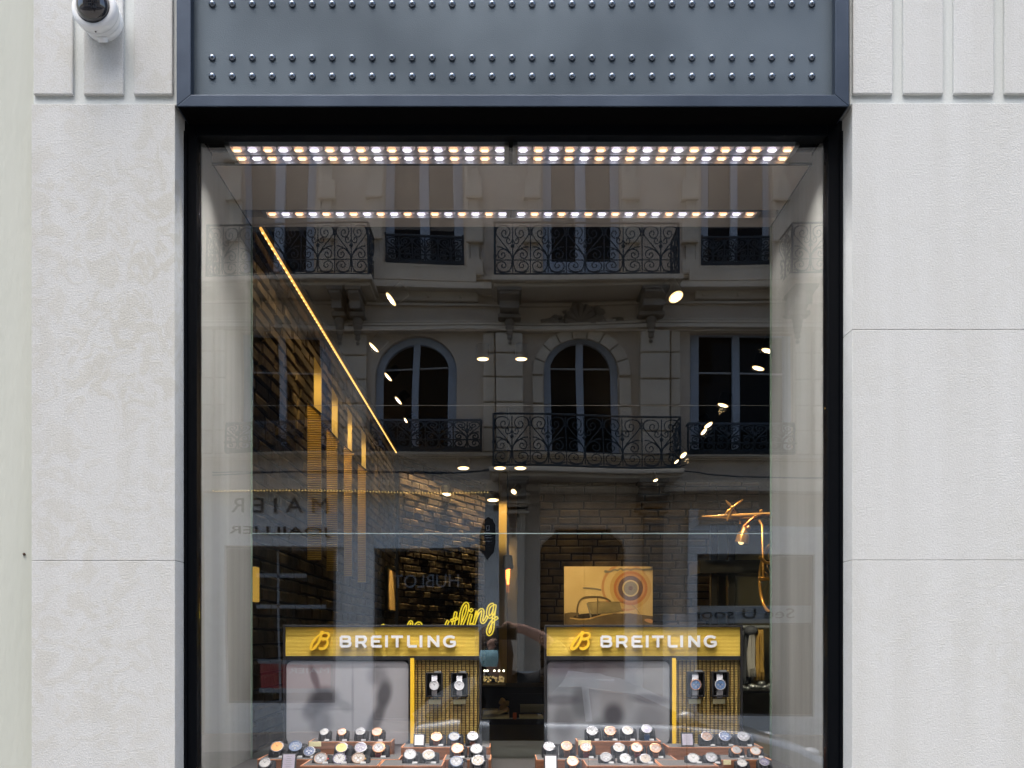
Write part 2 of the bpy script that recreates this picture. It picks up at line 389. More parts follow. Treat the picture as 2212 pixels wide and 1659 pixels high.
def led_bar(x0, x1, ya, yb, rows, xs, first_warm, label):
    t = thing('light_bar', label, 'light bar', ((x0 + x1) / 2, (ya + yb) / 2, ZC), 'LED light bars in the window ceiling')
    part('housing', MB().box(x0, x1, ya, yb, ZC + .012, ZC + .03).box(x0, x1, ya, ya + .004, ZC - .004, ZC + .012).box(x0, x1, yb - .004, yb, ZC - .004, ZC + .012)
         .box(x0, x0 + .012, ya, yb, ZC - .003, ZC + .012).box(x1 - .012, x1, ya, yb, ZC - .003, ZC + .012), M_alu, t)
    yc = sum(rows) / len(rows)
    if len(rows) > 1: part('centre_rib', MB().box(x0, x1, yc - .004, yc + .004, ZC - .002, ZC + .012), M_alu, t)
    for r_ in rows:
        wrm = first_warm
        for x in xs:
            l = part('lamp', MB().lathe([(.0140, -.0), (.0120, .003), (.0105, .006)], 12, Matrix.Translation((x, r_, ZC + .001)) @ Matrix.Diagonal((1, .72, 1, 1))), M_ledw if wrm else M_ledc, t)
            jx_, jr_ = random.uniform(-.0012, .0012), random.uniform(-.0012, .0008)
            part('core', MB().box(x - .0085 + jx_, x + .0080 - jr_, r_ - .0040 - jr_, r_ + .0040 + jx_ * .5, ZC - .002, ZC + .0005), M_ledwc if wrm else M_ledcc, l)
            part('reflector', MB().lathe([(.0190, .003), (.0190, .006)], 12, Matrix.Translation((x + .004, r_, ZC + .004))), M_cup, l)
            wrm = not wrm
    a = bpy.data.lights.new('light_bar_beam', 'AREA'); a.shape = 'RECTANGLE'; a.size = (x1 - x0) * .95; a.size_y = .05
    a.energy = LED_W * (1 if len(rows) > 1 else .35); a.spread = R(100); a.color = (1, .965, .94)
    ao = bpy.data.objects.new('light_bar_beam', a); ao.location = (0, 0, -.008); link(ao, t)
    return t
LED_W = 3.8
led_bar(X(485, 2.52), X(1099, 2.52), .020, .119, (.054, .099), [X(512, 2.554) + .04232 * k for k in range(18)], True, 'front left twin-row light bar with alternating warm and cool lamps')
led_bar(X(1108, 2.52), X(1727, 2.52), .020, .119, (.054, .099), [X(1130, 2.554) + .04258 * k for k in range(18)], False, 'front right twin-row light bar with alternating warm and cool lamps')
led_bar(X(568, 2.93), X(1102.5, 2.93), .412, .459, (.441,), [X(588, 2.941) + .04270 * k for k in range(18)], True, 'rear left single-row light bar behind the front bars')
led_bar(X(1105.5, 2.93), X(1642, 2.93), .412, .459, (.441,), [X(1126, 2.941) + .0424 * k for k in range(18)], False, 'rear right single-row light bar behind the front bars')
part('light_recess', MB().box(XV0 + .001, XV1 - .001, .0305, .1222, ZC + .0308, ZC + .034).box(XV0 + .001, XV1 - .001, .409, .462, ZC + .0305, ZC + .034), M_black, vb)

#PART2
# ================================================================== display stands
DB = 2.90
M_frame = mat('black_frame', (.015, .014, .015), .45)
M_yel = mat('yellow_lacquer', (1, .62, .035), .45)
M_rib = mat('ribbed_gold_board', (.90, .66, .13), .85, spec=.1)
M_white = mat('white_letter', (.80, .81, .82), .5)
M_slat = mat('bronze_slat', (.92, .62, .19), .5, .0, var=.2, vscale=50)
M_wood = mat('walnut', (.16, .062, .028), .45, col2=(.30, .125, .060), vscale=14, stretch=(1, 1, 9), detail=8)
M_woode = mat('walnut_edge', (.50, .20, .09), .5)
M_felt = mat('grey_felt', (.075, .072, .07), .95)
def poster_mat(name, base, blobs):
    m = bpy.data.materials.new(name); m.use_nodes = True; n = m.node_tree.nodes; L = m.node_tree.links; b = n['Principled BSDF']
    b.inputs['Roughness'].default_value = .5
    tc = n.new('ShaderNodeTexCoord'); cur = None
    no = n.new('ShaderNodeTexNoise'); no.inputs['Scale'].default_value = 9; no.inputs['Detail'].default_value = 1; L.new(tc.outputs['Object'], no.inputs['Vector'])
    for (cx, cz, rx, rz, rot, col, s) in blobs:
        mp = n.new('ShaderNodeMapping'); mp.vector_type = 'TEXTURE'; mp.inputs['Location'].default_value = (cx, 0, cz); mp.inputs['Rotation'].default_value = (0, R(rot), 0)
        mp.inputs['Scale'].default_value = (rx, 1, rz); L.new(tc.outputs['Object'], mp.inputs[0])
        sx = n.new('ShaderNodeSeparateXYZ'); L.new(mp.outputs[0], sx.inputs[0]); cb = n.new('ShaderNodeCombineXYZ'); L.new(sx.outputs[0], cb.inputs[0]); L.new(sx.outputs[2], cb.inputs[2])
        ln = n.new('ShaderNodeVectorMath'); ln.operation = 'LENGTH'; L.new(cb.outputs[0], ln.inputs[0])
        mr = n.new('ShaderNodeMapRange'); mr.interpolation_type = 'SMOOTHSTEP'; mr.inputs[1].default_value = 1.35; mr.inputs[2].default_value = .45; mr.inputs[3].default_value = 0; mr.inputs[4].default_value = s
        L.new(ln.outputs['Value'], mr.inputs[0])
        mx = n.new('ShaderNodeMix'); mx.data_type = 'RGBA'; L.new(mr.outputs[0], mx.inputs[0]); mx.inputs[7].default_value = (*col, 1)
        if cur is None: mx.inputs[6].default_value = (*base, 1)
        else: L.new(cur, mx.inputs[6])
        cur = mx.outputs[2]
    L.new(cur, b.inputs['Base Color']); return m
def rrect(x0, x1, z0, z1, r, n=6):
    p = []
    for cx, cz, a0 in ((x1 - r, z0 + r, -90), (x1 - r, z1 - r, 0), (x0 + r, z1 - r, 90), (x0 + r, z0 + r, 180)):
        for k in range(n + 1): a = R(a0 + 90 * k / n); p.append((cx + r * math.cos(a), cz + r * math.sin(a)))
    return p

LET = {  # pen strokes measured from the sign (picture pixels of the enlarged sign)
 'B': [[(735, 153), (735, 247)], [(735, 153), (800, 153), (815, 158), (822, 175), (815, 190), (798, 197), (735, 197)], [(735, 197), (805, 197), (822, 206), (827, 222), (820, 240), (803, 247), (735, 247)]],
 'R': [[(890, 140), (890, 258)], [(890, 153), (955, 153), (972, 160), (979, 178), (972, 200), (955, 210), (890, 210)], [(945, 210), (980, 258)]],
 'E': [[(1043, 153), (1043, 247)], [(1043, 153), (1133, 153)], [(1043, 198), (1118, 198)], [(1043, 247), (1137, 247)]],
 'I': [[(1184, 140), (1184, 258)]],
 'T': [[(1232, 153), (1345, 153)], [(1289, 160), (1289, 258)]],
 'L': [[(1400, 140), (1400, 247)], [(1400, 247), (1482, 247)]],
 'I2': [[(1524, 140), (1524, 258)]],
 'N': [[(1603, 258), (1603, 142)], [(1603, 150), (1692, 248)], [(1692, 256), (1692, 140)]],
 'G': [[(1855, 165), (1835, 154), (1805, 150), (1775, 158), (1756, 180), (1753, 205), (1765, 232), (1790, 246), (1820, 248), (1845, 240), (1857, 230), (1857, 205)], [(1866, 205), (1812, 205)]]}
EMB = [[(546, 95), (541, 130), (530, 175), (512, 215), (488, 250), (462, 274), (442, 276), (436, 262), (444, 232), (468, 190), (500, 152), (535, 125), (575, 112), (606, 118), (620, 138), (610, 160), (585, 176), (560, 184), (548, 178), (556, 168), (582, 172), (602, 190), (606, 215), (596, 245), (572, 268), (545, 276), (526, 268), (530, 256)]]

def display(label, du, kind):
    """du: shift of the whole stand in picture units"""
    yb = DB - 2.5
    U = lambda u: X(u + du, DB)
    V = lambda v: Z(v, DB)
    t = thing('display_stand', label, 'display stand', (U(826), yb + .02, ZT))
    zt, zs0, zs1 = V(1350), V(1355), V(1417)
    mb = MB().box(U(613), U(617.5), yb - .012, yb + .03, ZT, zt).box(U(1035), U(1040), yb - .012, yb + .03, ZT, zt).box(U(617.5), U(1035), yb - .012, yb + .03, zs0, zt)
    mb.box(U(617.5), U(1035), yb - .008, yb + .03, V(1426), zs1).box(U(617.5), U(1035), yb + .012, yb + .03, ZT, V(1426)).box(U(883), U(887.5), yb - .010, yb + .012, ZT, V(1426))
    part('frame', mb, M_frame, t, bevel=.001)
    sb = part('sign_board', MB().box(U(617.5), U(1035), yb - .004, yb + .02, zs1, zs0), mat('sign_groove', (.50, .32, .04), .8, spec=.1), t)
    n = 21; p = (zs0 - zs1) / n; mb = MB()
    for k in range(n):
        zc = zs1 + (k + .5) * p
        mb.prismx([(yb - .003, zc - p * .36), (yb - .0040, zc - p * .22), (yb - .0044, zc), (yb - .0040, zc + p * .22), (yb - .003, zc + p * .36)], U(618), U(1034.6))
    recalc(part('ribs', mb, M_rib, sb, smooth=50))
    zx = lambda a: X(576 + a * .21877 + du, DB - .012); zz = lambda b_: Z(1342 + .21877 * b_, DB - .012)
    for ch, st in LET.items():
        mb = MB()
        for i, s in enumerate(st):
            s = chaikin(s, 1) if len(s) > 4 else s
            mb.stroke([(zx(a), zz(b_)) for a, b_ in s], 25 * .21877 * DB / F, yb - .0155 - .0002 * i, yb - .0085)
        recalc(part('letter', mb, M_white, sb))
    mb = MB()
    for s in EMB:
        q = chaikin(s, 2); N = len(q); mb.stroke([(zx(a), zz(b_)) for a, b_ in q], 0, yb - .0155, yb - .0085, ws=[(25 if (i < N * .35 or i > N * .8) else 19) * .21877 * DB / F for i in range(N)])
    recalc(part('emblem', mb, M_yel, sb))
    # poster
    pw = (U(620), U(884)); ph = (ZT + .05, V(1428)); px, pz = U(752), V(1515)
    k = DB / F
    rel = lambda u, v: (U(u) - ORG[t].x, V(v) - ORG[t].z)
    def bl(u, v, ru, rv_, rot, col, s): a, b_ = rel(u, v); return (a, b_, ru * k, rv_ * k, rot, col, s)
    if kind == 'l':
        bs = [bl(700, 1508, 34, 26, 0, (0.028, 0.026, 0.034), .85), bl(675, 1530, 20, 30, 35, (0.037, 0.034, 0.043), .7), bl(680, 1465, 9, 30, -18, (0.037, 0.031, 0.043), .7),
              bl(745, 1525, 20, 12, 30, (0.122, 0.134, 0.134), .5), bl(693, 1560, 26, 34, 0, (0.052, 0.050, 0.059), .6), bl(693, 1568, 13, 20, 0, (0.184, 0.184, 0.201), .9),
              bl(815, 1460, 24, 24, 0, (0.134, 0.129, 0.145), .6), bl(812, 1456, 9, 12, 0, (0.190, 0.190, 0.195), .6), bl(830, 1500, 17, 34, 12, (0.034, 0.034, 0.043), .8), bl(812, 1555, 15, 42, 24, (0.043, 0.041, 0.050), .75),
              bl(762, 1515, 3, 90, 0, (0.145, 0.145, 0.157), .5), bl(690, 1532, 80, 3, 0, (0.112, 0.112, 0.122), .3)]
        pm = poster_mat('blurred_poster_left', (.36, .355, .37), bs)
    else:
        bs = [bl(700, 1440, 120, 26, 0, (0.059, 0.037, 0.043), .8), bl(650, 1460, 22, 40, 0, (0.122, 0.112, 0.140), .5), bl(700, 1480, 130, 26, 0, (0.145, 0.162, 0.178), .7), bl(760, 1500, 34, 60, 0, (0.201, 0.195, 0.201), .8), bl(700, 1500, 26, 60, 0, (0.184, 0.184, 0.201), .6),
              bl(690, 1520, 22, 40, 0, (0.037, 0.043, 0.046), .6), bl(650, 1512, 50, 12, 0, (0.043, 0.037, 0.050), .6), bl(840, 1510, 44, 12, 5, (0.037, 0.031, 0.046), .6), bl(762, 1545, 24, 28, 0, (0.025, 0.021, 0.031), .8), bl(735, 1580, 26, 30, 0, (0.043, 0.046, 0.050), .6),
              bl(655, 1560, 26, 44, 0, (0.059, 0.056, 0.062), .6), bl(840, 1555, 34, 40, 0, (0.150, 0.150, 0.167), .6), bl(800, 1470, 12, 60, 0, (0.178, 0.184, 0.195), .5)]
        pm = poster_mat('blurred_poster_right', (.285, .295, .31), bs)
    part('poster', MB().prism(rrect(U(619), U(883), V(1607), V(1428), .020), yb - .002, yb + .010), pm, t)
    if kind == 'l': part('poster_base', MB().box(U(621), U(881), yb + .003, yb + .0105, ZT, V(1600)), mat('pale_card', (.5, .5, .52), .7), t)
    else: part('poster_base', MB().box(U(621), U(881), yb + .003, yb + .0105, ZT, V(1590)), mat('dark_photo_print', (.02, .02, .022), .5, col2=(.5, .5, .52), vscale=40, stretch=(1, 1, .6)), t)
    part('divider', MB().box(U(887.5), U(895.5), yb - .016, yb + .012, ZT, V(1421.5)), M_yel, t)
    # woven panel
    lx0, lx1, lz0, lz1 = U(897), U(1035), ZT, V(1421.5)
    mb = MB(); n = 62; p = (lz1 - lz0) / n
    for i in range(n):
        z = lz0 + i * p; mb.prismx([(yb + .012, z + p * .16), (yb + .004, z + p * .3), (yb + .004, z + p * .72), (yb + .012, z + p * .86)], lx0, lx1)
    recalc(part('slats', mb, M_slat, t))
    mb = MB()
    for i in range(16):
        x = lx0 + (i + .6) * (lx1 - lx0) / 16
        for j in range(n): 
            if (i + j) % 1 == 0: mb.box(x - .0014, x + .0014, yb - .0005, yb + .0035, lz0 + (j + .32) * p, lz0 + (j + .85) * p)
    part('cord', mb, M_frame, t)
    return t
display('left display stand topped by the ribbed gold sign reading BREITLING, grey poster below', 0, 'l')
display('right display stand topped by the ribbed gold sign reading BREITLING, darker poster below', 563, 'r')

# ---------------------------------------------------------------- walnut risers
def riser(u0, u1, vf, df, db_, label, cut=0.0):
    z = Z(vf, df); x0, x1 = X(u0, df), X(u1, df); ya, yb = df - 2.5, db_ - 2.5
    t = thing('walnut_riser', label, 'display riser', ((x0 + x1) / 2, (ya + yb) / 2, ZT), 'walnut risers under the watches')
    part('box', MB().box(x0, x1, ya, yb, ZT, z - .0015), M_wood, t)
    part('rim', MB().box(x0, x1, ya, ya + .003, z - .0015, z + .001).box(x0, x0 + .003, ya + .003, yb, z - .0015, z + .001).box(x1 - .003, x1, ya + .003, yb, z - .0015, z + .001), M_woode, t)
    part('felt_top', MB().box(x0 + .003, x1 - .003, ya + .003, yb, z - .0015, z), M_felt, t)
    return z
zA = riser(666, 845, 1603, 2.80, 2.885, 'tall walnut riser in front of the left poster')
zB = riser(556, 862, 1641, 2.68, 2.797, 'wide low walnut riser in the middle of the left display')
zC = riser(648, 815, 1655, 2.55, 2.677, 'lowest walnut riser at the front of the left display, left part')
zC2 = riser(817, 955, 1655, 2.55, 2.677, 'lowest walnut riser at the front of the left display, right part')
zD = riser(866, 1059, 1615, 2.78, 2.885, 'long walnut riser in front of the left woven panel')
zE = riser(957, 1060, 1642, 2.66, 2.777, 'short walnut riser at the right end of the left display')
zA2 = riser(1247, 1428, 1602, 2.80, 2.885, 'tall walnut riser in front of the right poster')
zB2 = riser(1158, 1463, 1642, 2.68, 2.797, 'wide low walnut riser in the middle of the right display')
zF = riser(1267, 1428, 1655, 2.55, 2.677, 'lowest walnut riser at the front of the right display, left part')
zF2 = riser(1430, 1552, 1655, 2.55, 2.677, 'lowest walnut riser at the front of the right display, right part')
zD2 = riser(1444, 1649, 1615, 2.78, 2.885, 'long walnut riser in front of the right woven panel')
zE2 = riser(1553, 1667, 1642, 2.66, 2.777, 'short walnut riser at the right end of the right display')

# ---------------------------------------------------------------- watches
STEEL = mat('watch_steel', (.15, .15, .16), .38, .85); GOLD = mat('watch_rose_gold', (.34, .16, .08), .35, .85); BLK = mat('watch_black', (.02, .02, .022), .3)
COLS = {'brightsteel': mat('bright_bracelet', (.55, .55, .57), .35, .5), 'pearl': mat('dial_pearl', (.70, .70, .71), .5), 'azure': mat('dial_azure', (.10, .19, .36), .4), 'rose': mat('rose_gold_bright', (.72, .36, .2), .3, .6), 'steel': STEEL, 'gold': GOLD, 'black': BLK, 'white': mat('dial_white', (.30, .295, .285), .5), 'silver': mat('dial_silver', (.19, .19, .195), .5), 'orange': mat('dial_orange', (.60, .25, .04), .4),
  'blue': mat('dial_blue', (.045, .085, .17), .35), 'navy': mat('leather_navy', (.02, .05, .13), .6), 'yellow': mat('dial_yellow', (.60, .38, .05), .4), 'red': mat('rubber_red', (.55, .02, .03), .5),
  'brown': mat('leather_brown', (.13, .045, .03), .6), 'burgundy': mat('leather_burgundy', (.11, .02, .03), .6), 'copper': mat('dial_copper', (.20, .105, .06), .4), 'cream': mat('dial_cream', (.22, .18, .135), .4),
  'mesh': mat('steel_mesh', (.45, .45, .46), .4, .6), 'dark': mat('dial_dark', (.05, .05, .06), .3), 'purple': mat('dial_violet', (.06, .05, .11), .35), 'blackrubber': mat('rubber_black', (.02, .02, .02), .6)}
M_cush = mat('cushion_charcoal', (.016, .0165, .019), .8, spec=.2)
M_hand = mat('watch_hand', (.01, .01, .012), .6)
def watch(u, v, d, ru, zs, bez, dial, strap, brace, label, where, chrono=True, tilt=42, cushion=True, yaw=0):
    if cushion: v -= 2.0; ru *= .94
    c = P(u, v, d); r = ru * d / F; tl_ = R(tilt)
    n = Vector((0, -math.cos(tl_), math.sin(tl_))); up = Vector((0, math.sin(tl_), math.cos(tl_))); rt = Vector((1, 0, 0))
    M = Matrix((rt, up, n)).transposed().to_4x4(); M.translation = c
    t = thing('wristwatch', f'{label} {where}', 'wristwatch', c, 'wristwatches in the shop window')
    mb = MB(M).lathe([(r * .7, -.32 * r), (r * .92, -.26 * r), (r * .95, -.02 * r), (r * .9, 0)], 24)
    for sx in (-1, 1):
        for sy in (-1, 1):
            mb.add([(sx * r * .30, sy * r * .80, -.05 * r), (sx * r * .58, sy * r * .72, -.05 * r), (sx * r * .52, sy * r * 1.14, -.26 * r), (sx * r * .32, sy * r * 1.14, -.26 * r),
                    (sx * r * .30, sy * r * .80, -.28 * r), (sx * r * .58, sy * r * .72, -.28 * r), (sx * r * .52, sy * r * 1.10, -.38 * r), (sx * r * .32, sy * r * 1.10, -.38 * r)],
                   [(0, 1, 2, 3), (7, 6, 5, 4), (0, 4, 5, 1), (1, 5, 6, 2), (2, 6, 7, 3), (3, 7, 4, 0)])
    cs = COLS['gold'] if bez == 'gold' else STEEL
    cse = part('case', mb, cs, t, smooth=40)
    part('bezel', MB(M).lathe([(r * .97, -.02 * r), (r, .04 * r), (r * .96, .12 * r), (r * .86, .13 * r), (r * .83, .05 * r), (r * .83, .0)], 28, cap=False), COLS[bez], t, smooth=35)
    if bez in ('steel', 'gold') and chrono:
        mb = MB(M)
        for k in range(12):
            a = R(30 * k); cx, cy = r * .92 * math.cos(a), r * .92 * math.sin(a)
            mb.lathe([(r * .045, .12 * r), (r * .045, .145 * r)], 6, Matrix.Translation((cx, cy, 0)))
        part('bezel_studs', mb, BLK, t)
    dl = part('dial', MB(M).lathe([(r * .835, .035 * r), (r * .835, .05 * r)], 24), COLS[dial], t)
    mb = MB(M)
    for k in range(12):
        a = R(30 * k); Mk = Matrix.Rotation(a, 4, 'Z'); q = [Mk @ Vector(p_) for p_ in ((r * .60, -r * .03, .055 * r), (r * .72, -r * .03, .055 * r), (r * .72, r * .03, .055 * r), (r * .60, r * .03, .055 * r))]
        mb.add(q, [(0, 1, 2, 3)])
    part('hour_marks', mb, M_hand if dial in ('white', 'silver', 'cream', 'orange', 'yellow', 'copper') else COLS['white'], dl)
    if chrono:
        mb = MB(M)
        for a in (180, 270, 0): mb.lathe([(r * .17, .056 * r), (r * .17, .060 * r)], 12, Matrix.Translation((r * .36 * math.cos(R(a)), r * .36 * math.sin(R(a)), 0)))
        part('subdials', mb, COLS['silver'] if dial in ('blue', 'dark', 'purple', 'orange', 'copper') else mat('subdial_grey', (.30, .30, .33), .4), dl)
    ha, hb = random.choice([(50, 125), (60, 120), (55, 128)])
    mb = MB(M)
    for a, l_, w_ in ((ha, .42, .05), (hb, .62, .04)):
        Mk = Matrix.Rotation(R(a), 4, 'Z'); mb.add([Mk @ Vector(p_) for p_ in ((0, -r * w_, .075 * r), (r * l_, -r * w_ * .5, .075 * r), (r * l_, r * w_ * .5, .075 * r), (0, r * w_, .075 * r))], [(0, 1, 2, 3)])
    part('hands', mb, M_hand if dial not in ('blue', 'dark', 'purple', 'black', 'navy') else COLS['white'], t)
    mb = MB(M).lathe([(.09 * r, r * .95), (.11 * r, r * 1.0), (.11 * r, r * 1.12), (.07 * r, r * 1.14)], 10, Matrix.Translation((0, 0, -.1 * r)) @ Matrix.Rotation(R(90), 4, 'Y'))
    part('crown', mb, COLS['red'] if strap == 'red' else COLS['yellow'] if strap == 'yellow' else cs, t, smooth=40)
    if chrono:
        mb = MB(M)
        for a in (32, -32): mb.lathe([(.06 * r, r * .93), (.06 * r, r * 1.02), (.085 * r, r * 1.04), (.085 * r, r * 1.10)], 8, Matrix.Translation((0, 0, -.1 * r)) @ Matrix.Rotation(R(a), 4, 'Z') @ Matrix.Rotation(R(90), 4, 'Y'))
        part('pushers', mb, cs, t)
    # strap: over the front of the cushion
    hw = r * .55; S = c - up * r * .95 - n * r * .28; T_ = c + up * r * .95 - n * r * .28
    path = [S + up * .15 * r + n * .0, S, S - up * r * .22 - n * r * .10, Vector((c.x, S.y - .04 * r, S.z - r * .45))]
    zb = zs + .001 if zs is not None else c.z - 2.3 * r
    path.append(Vector((c.x, S.y + .0 * r, zb)))
    top = [T_ - up * .1 * r, T_, Vector((c.x, T_.y + r * .45, T_.z - r * .05)), Vector((c.x, T_.y + r * .8, T_.z - r * .6))]
    if cushion is False:
        top = [T_ - up * .1 * r, T_, c + up * 1.9 * r - n * r * .55, c + up * 2.2 * r - n * r * .9]; path = [S + up * .1 * r, S, c - up * 1.9 * r - n * r * .5, c - up * 2.4 * r - n * r * .9]
    def ribbon(p_, w0, w1, th=.06):
        mb = MB(); N = len(p_); vs = []
        for i, q in enumerate(p_):
            a = p_[max(0, i - 1)]; b_ = p_[min(N - 1, i + 1)]; tg = (b_ - a).normalized(); nn = rt.cross(tg).normalized() * r * th; wv = rt * (w0 + (w1 - w0) * i / (N - 1))
            vs += [q - wv - nn, q + wv - nn, q + wv + nn, q - wv + nn]
        fs = [(4 * i + k, 4 * i + (k + 1) % 4, 4 * i + 4 + (k + 1) % 4, 4 * i + 4 + k) for i in range(N - 1) for k in range(4)] + [(3, 2, 1, 0), (4 * N - 4, 4 * N - 3, 4 * N - 2, 4 * N - 1)]
        return mb.add(vs, fs)
    sm = COLS[strap]
    if brace:
        # bracelet: separate links with dark gaps
        L_ = [0]
        for a, b_ in zip(path[:-1], path[1:]): L_.append(L_[-1] + (b_ - a).length)
        tot = L_[-1]; nl = max(4, int(tot / (.21 * r)) ); 
        def at(s):
            for i in range(len(path) - 1):
                if s <= L_[i + 1] + 1e-9: return path[i].lerp(path[i + 1], (s - L_[i]) / (L_[i + 1] - L_[i]))
            return path[-1]
        mb = MB()
        for k in range(nl):
            a, b_ = at(tot * k / nl), at(tot * (k + .68) / nl); ww = hw * (1 - .12 * k / nl)
            q = ribbon([a, b_], ww, ww, .08); mb.add(q.v, q.f)
        q = ribbon(top, hw, hw, .08); mb.add(q.v, q.f)
        st = part('strap', mb, sm, t); part('strap_core', ribbon(path, hw * .8, hw * .7, .02), BLK, st)
    else:
        mb = ribbon(path, hw, hw * .86, .08); q = ribbon(top, hw, hw * .9, .08); mb.add(q.v, q.f)
        part('strap', mb, sm, t, bevel=r * .03)
        if strap in ('navy', 'brown', 'burgundy') and chrono:
            mb = MB()
            for sx in (-1, 1):
                a, b_ = path[-2], path[-1]
                for k in range(7):
                    z0_ = a.z + (b_.z - a.z) * k / 7; y_ = a.y + (b_.y - a.y) * k / 7 - .105 * r; mb.box(c.x + sx * hw * .76 - .0004, c.x + sx * hw * .76 + .0004, y_, y_ + .0005, z0_, z0_ - .0022)
            part('stitching', mb, COLS['cream'], t)
    if cushion:
        k = thing('watch_cushion', f'charcoal cushion under {label.lower()} {where}', 'watch cushion', (c.x, c.y + .01, zs), 'charcoal watch cushions')
        hwid = max(r * 1.45, .0185); yf = S.y + .10 * r
        prof = [(yf, zs), (yf - .001, S.z - r * .35), (S.y + .2 * r, S.z - r * .1), (T_.y + .02 * r, T_.z - r * .16), (T_.y + r * .45, T_.z - r * .22), (T_.y + r * .62, T_.z - r * .7), (T_.y + r * .5, zs)]
        cy = sum(p_[0] for p_ in prof) / 7; cz = zs; mb = MB(); vs = []; N = 7; st_ = [(-1, .80), (-.93, .93), (-.7, .99), (0, 1), (.7, .99), (.93, .93), (1, .80)]
        x_off = r * .18
        for s_, kk in st_:
            for (y_, z_) in prof: vs.append((c.x + x_off + s_ * hwid, cy + (y_ - cy) * kk, cz + (z_ - cz) * kk))
        fs = [(i * N + j, i * N + (j + 1) % N, (i + 1) * N + (j + 1) % N, (i + 1) * N + j) for i in range(6) for j in range(N)] + [tuple(range(N - 1, -1, -1)), tuple(6 * N + j for j in range(N))]
        recalc(part('pad', mb.add(vs, fs), M_cush, k, smooth=50))
        x_ = c.x + hwid * .55
        tg = part('price_tag', MB().prismx([(yf - .012, zs + .0002), (yf - .012, zs + .0016), (yf - .004, zs + .006), (yf - .004, zs + .0002)], x_ - .007, x_ + .007), mat('tag_white', (.24, .24, .24), .6))
        tag(tg, f'white price tag by {label.lower()} {where}', 'price tag', 'price tags in front of the cushions')
    return t
W = []
def row(items, where, zs, d): 
    N = len(items); ords = ['first', 'second', 'third', 'fourth', 'fifth', 'sixth']
    for i, it in enumerate(items):
        u, v, ru, bez, dial, strap, brace, lab, chrono = it
        watch(u, v, d, ru, zs, bez, dial, strap, brace, lab, f'{ords[i]} on {where}', chrono)
row([(700, 1583, 10, 'steel', 'white', 'steel', True, 'Steel watch', False), (738, 1583, 10, 'gold', 'white', 'steel', True, 'Gold rimmed steel watch', False),
     (778, 1582, 11, 'steel', 'silver', 'steel', True, 'Steel watch', False), (814, 1583, 11.5, 'gold', 'cream', 'steel', True, 'Gold rimmed steel watch', False)], 'top left riser', zA, 2.835)
row([(598.6, 1615, 15.5, 'steel', 'orange', 'blackrubber', False, 'Orange dial watch', False), (638, 1614, 15.5, 'blue', 'blue', 'blackrubber', False, 'Blue watch', True), (668, 1625, 14, 'steel', 'navy', 'steel', False, 'Navy dial steel watch', True),
     (738, 1617, 14.5, 'steel', 'yellow', 'mesh', False, 'Yellow dial watch', False), (779, 1617, 14.5, 'steel', 'purple', 'mesh', False, 'Violet dial watch', True), (818, 1617, 14.5, 'gold', 'silver', 'burgundy', False, 'Gold watch', True)], 'middle row, left display', zB, 2.735)
row([(692.5, 1640, 16, 'copper', 'silver', 'red', False, 'Red strap watch', True), (733, 1641, 15.5, 'purple', 'white', 'navy', False, 'Dark blue strap watch', True), (774, 1640, 15.5, 'copper', 'cream', 'yellow', False, 'Yellow strap watch', True),
     (886, 1632, 14.5, 'steel', 'white', 'black', False, 'White dial watch', True), (926, 1633, 14.5, 'steel', 'cream', 'mesh', True, 'Mesh strap watch', True)], 'front row, left display', zC, 2.61)
row([(943, 1594, 13, 'gold', 'white', 'brown', False, 'Gold rimmed watch', False), (981, 1593, 13, 'blue', 'silver', 'brown', False, 'Blue rimmed watch', False), (1021, 1592.5, 13, 'steel', 'white', 'brown', False, 'Steel rimmed watch', False)], 'left woven panel row', zD, 2.83)
row([(988, 1619, 14, 'gold', 'white', 'brown', False, 'Gold rimmed watch', True), (1029, 1620, 14, 'steel', 'white', 'steel', True, 'Steel watch', True)], 'left display end riser', zE, 2.72)
row([(986, 1647, 15, 'blue', 'silver', 'navy', False, 'Blue rimmed watch', True), (1032, 1645, 15, 'steel', 'cream', 'steel', False, 'Steel watch', True)], 'left display front corner', ZT + .012, 2.62)
row([(572, 1650, 13.5, 'steel', 'white', 'steel', False, 'White dial watch', False)], 'left display outer corner', ZT + .012, 2.62)
row([(1279, 1581, 13, 'steel', 'silver', 'black', False, 'Silver dial watch', True), (1318, 1581, 13, 'gold', 'copper', 'black', False, 'Copper dial watch', True), (1356, 1580, 13, 'steel', 'cream', 'steel', True, 'Cream dial steel watch', True), (1397, 1577, 12.5, 'steel', 'purple', 'navy', False, 'Violet dial watch', False)], 'top right riser', zA2, 2.835)
row([(1186, 1615, 13, 'steel', 'dark', 'blackrubber', False, 'Black dial watch', True), (1224, 1614, 13, 'gold', 'copper', 'brown', True, 'Gold watch', True), (1266, 1616, 13.5, 'gold', 'dark', 'burgundy', False, 'Dark dial gold watch', True),
     (1337, 1617, 13.5, 'steel', 'cream', 'steel', True, 'Cream dial watch', True), (1376, 1617, 13.5, 'gold', 'white', 'burgundy', False, 'White dial gold watch', True), (1416, 1618, 13.5, 'gold', 'copper', 'brown', False, 'Copper dial watch', True)], 'middle row, right display', zB2, 2.735)
row([(1309, 1638, 13.5, 'steel', 'dark', 'navy', False, 'Navy strap watch', True), (1351, 1641, 13.5, 'steel', 'white', 'steel', True, 'White dial steel watch', False), (1394, 1641, 13.5, 'steel', 'cream', 'brown', False, 'Brown strap watch', False),
     (1498, 1640, 14, 'steel', 'white', 'steel', True, 'White chronograph', True), (1537, 1638, 14, 'steel', 'silver', 'black', False, 'Silver chronograph', True)], 'front row, right display', zF, 2.61)
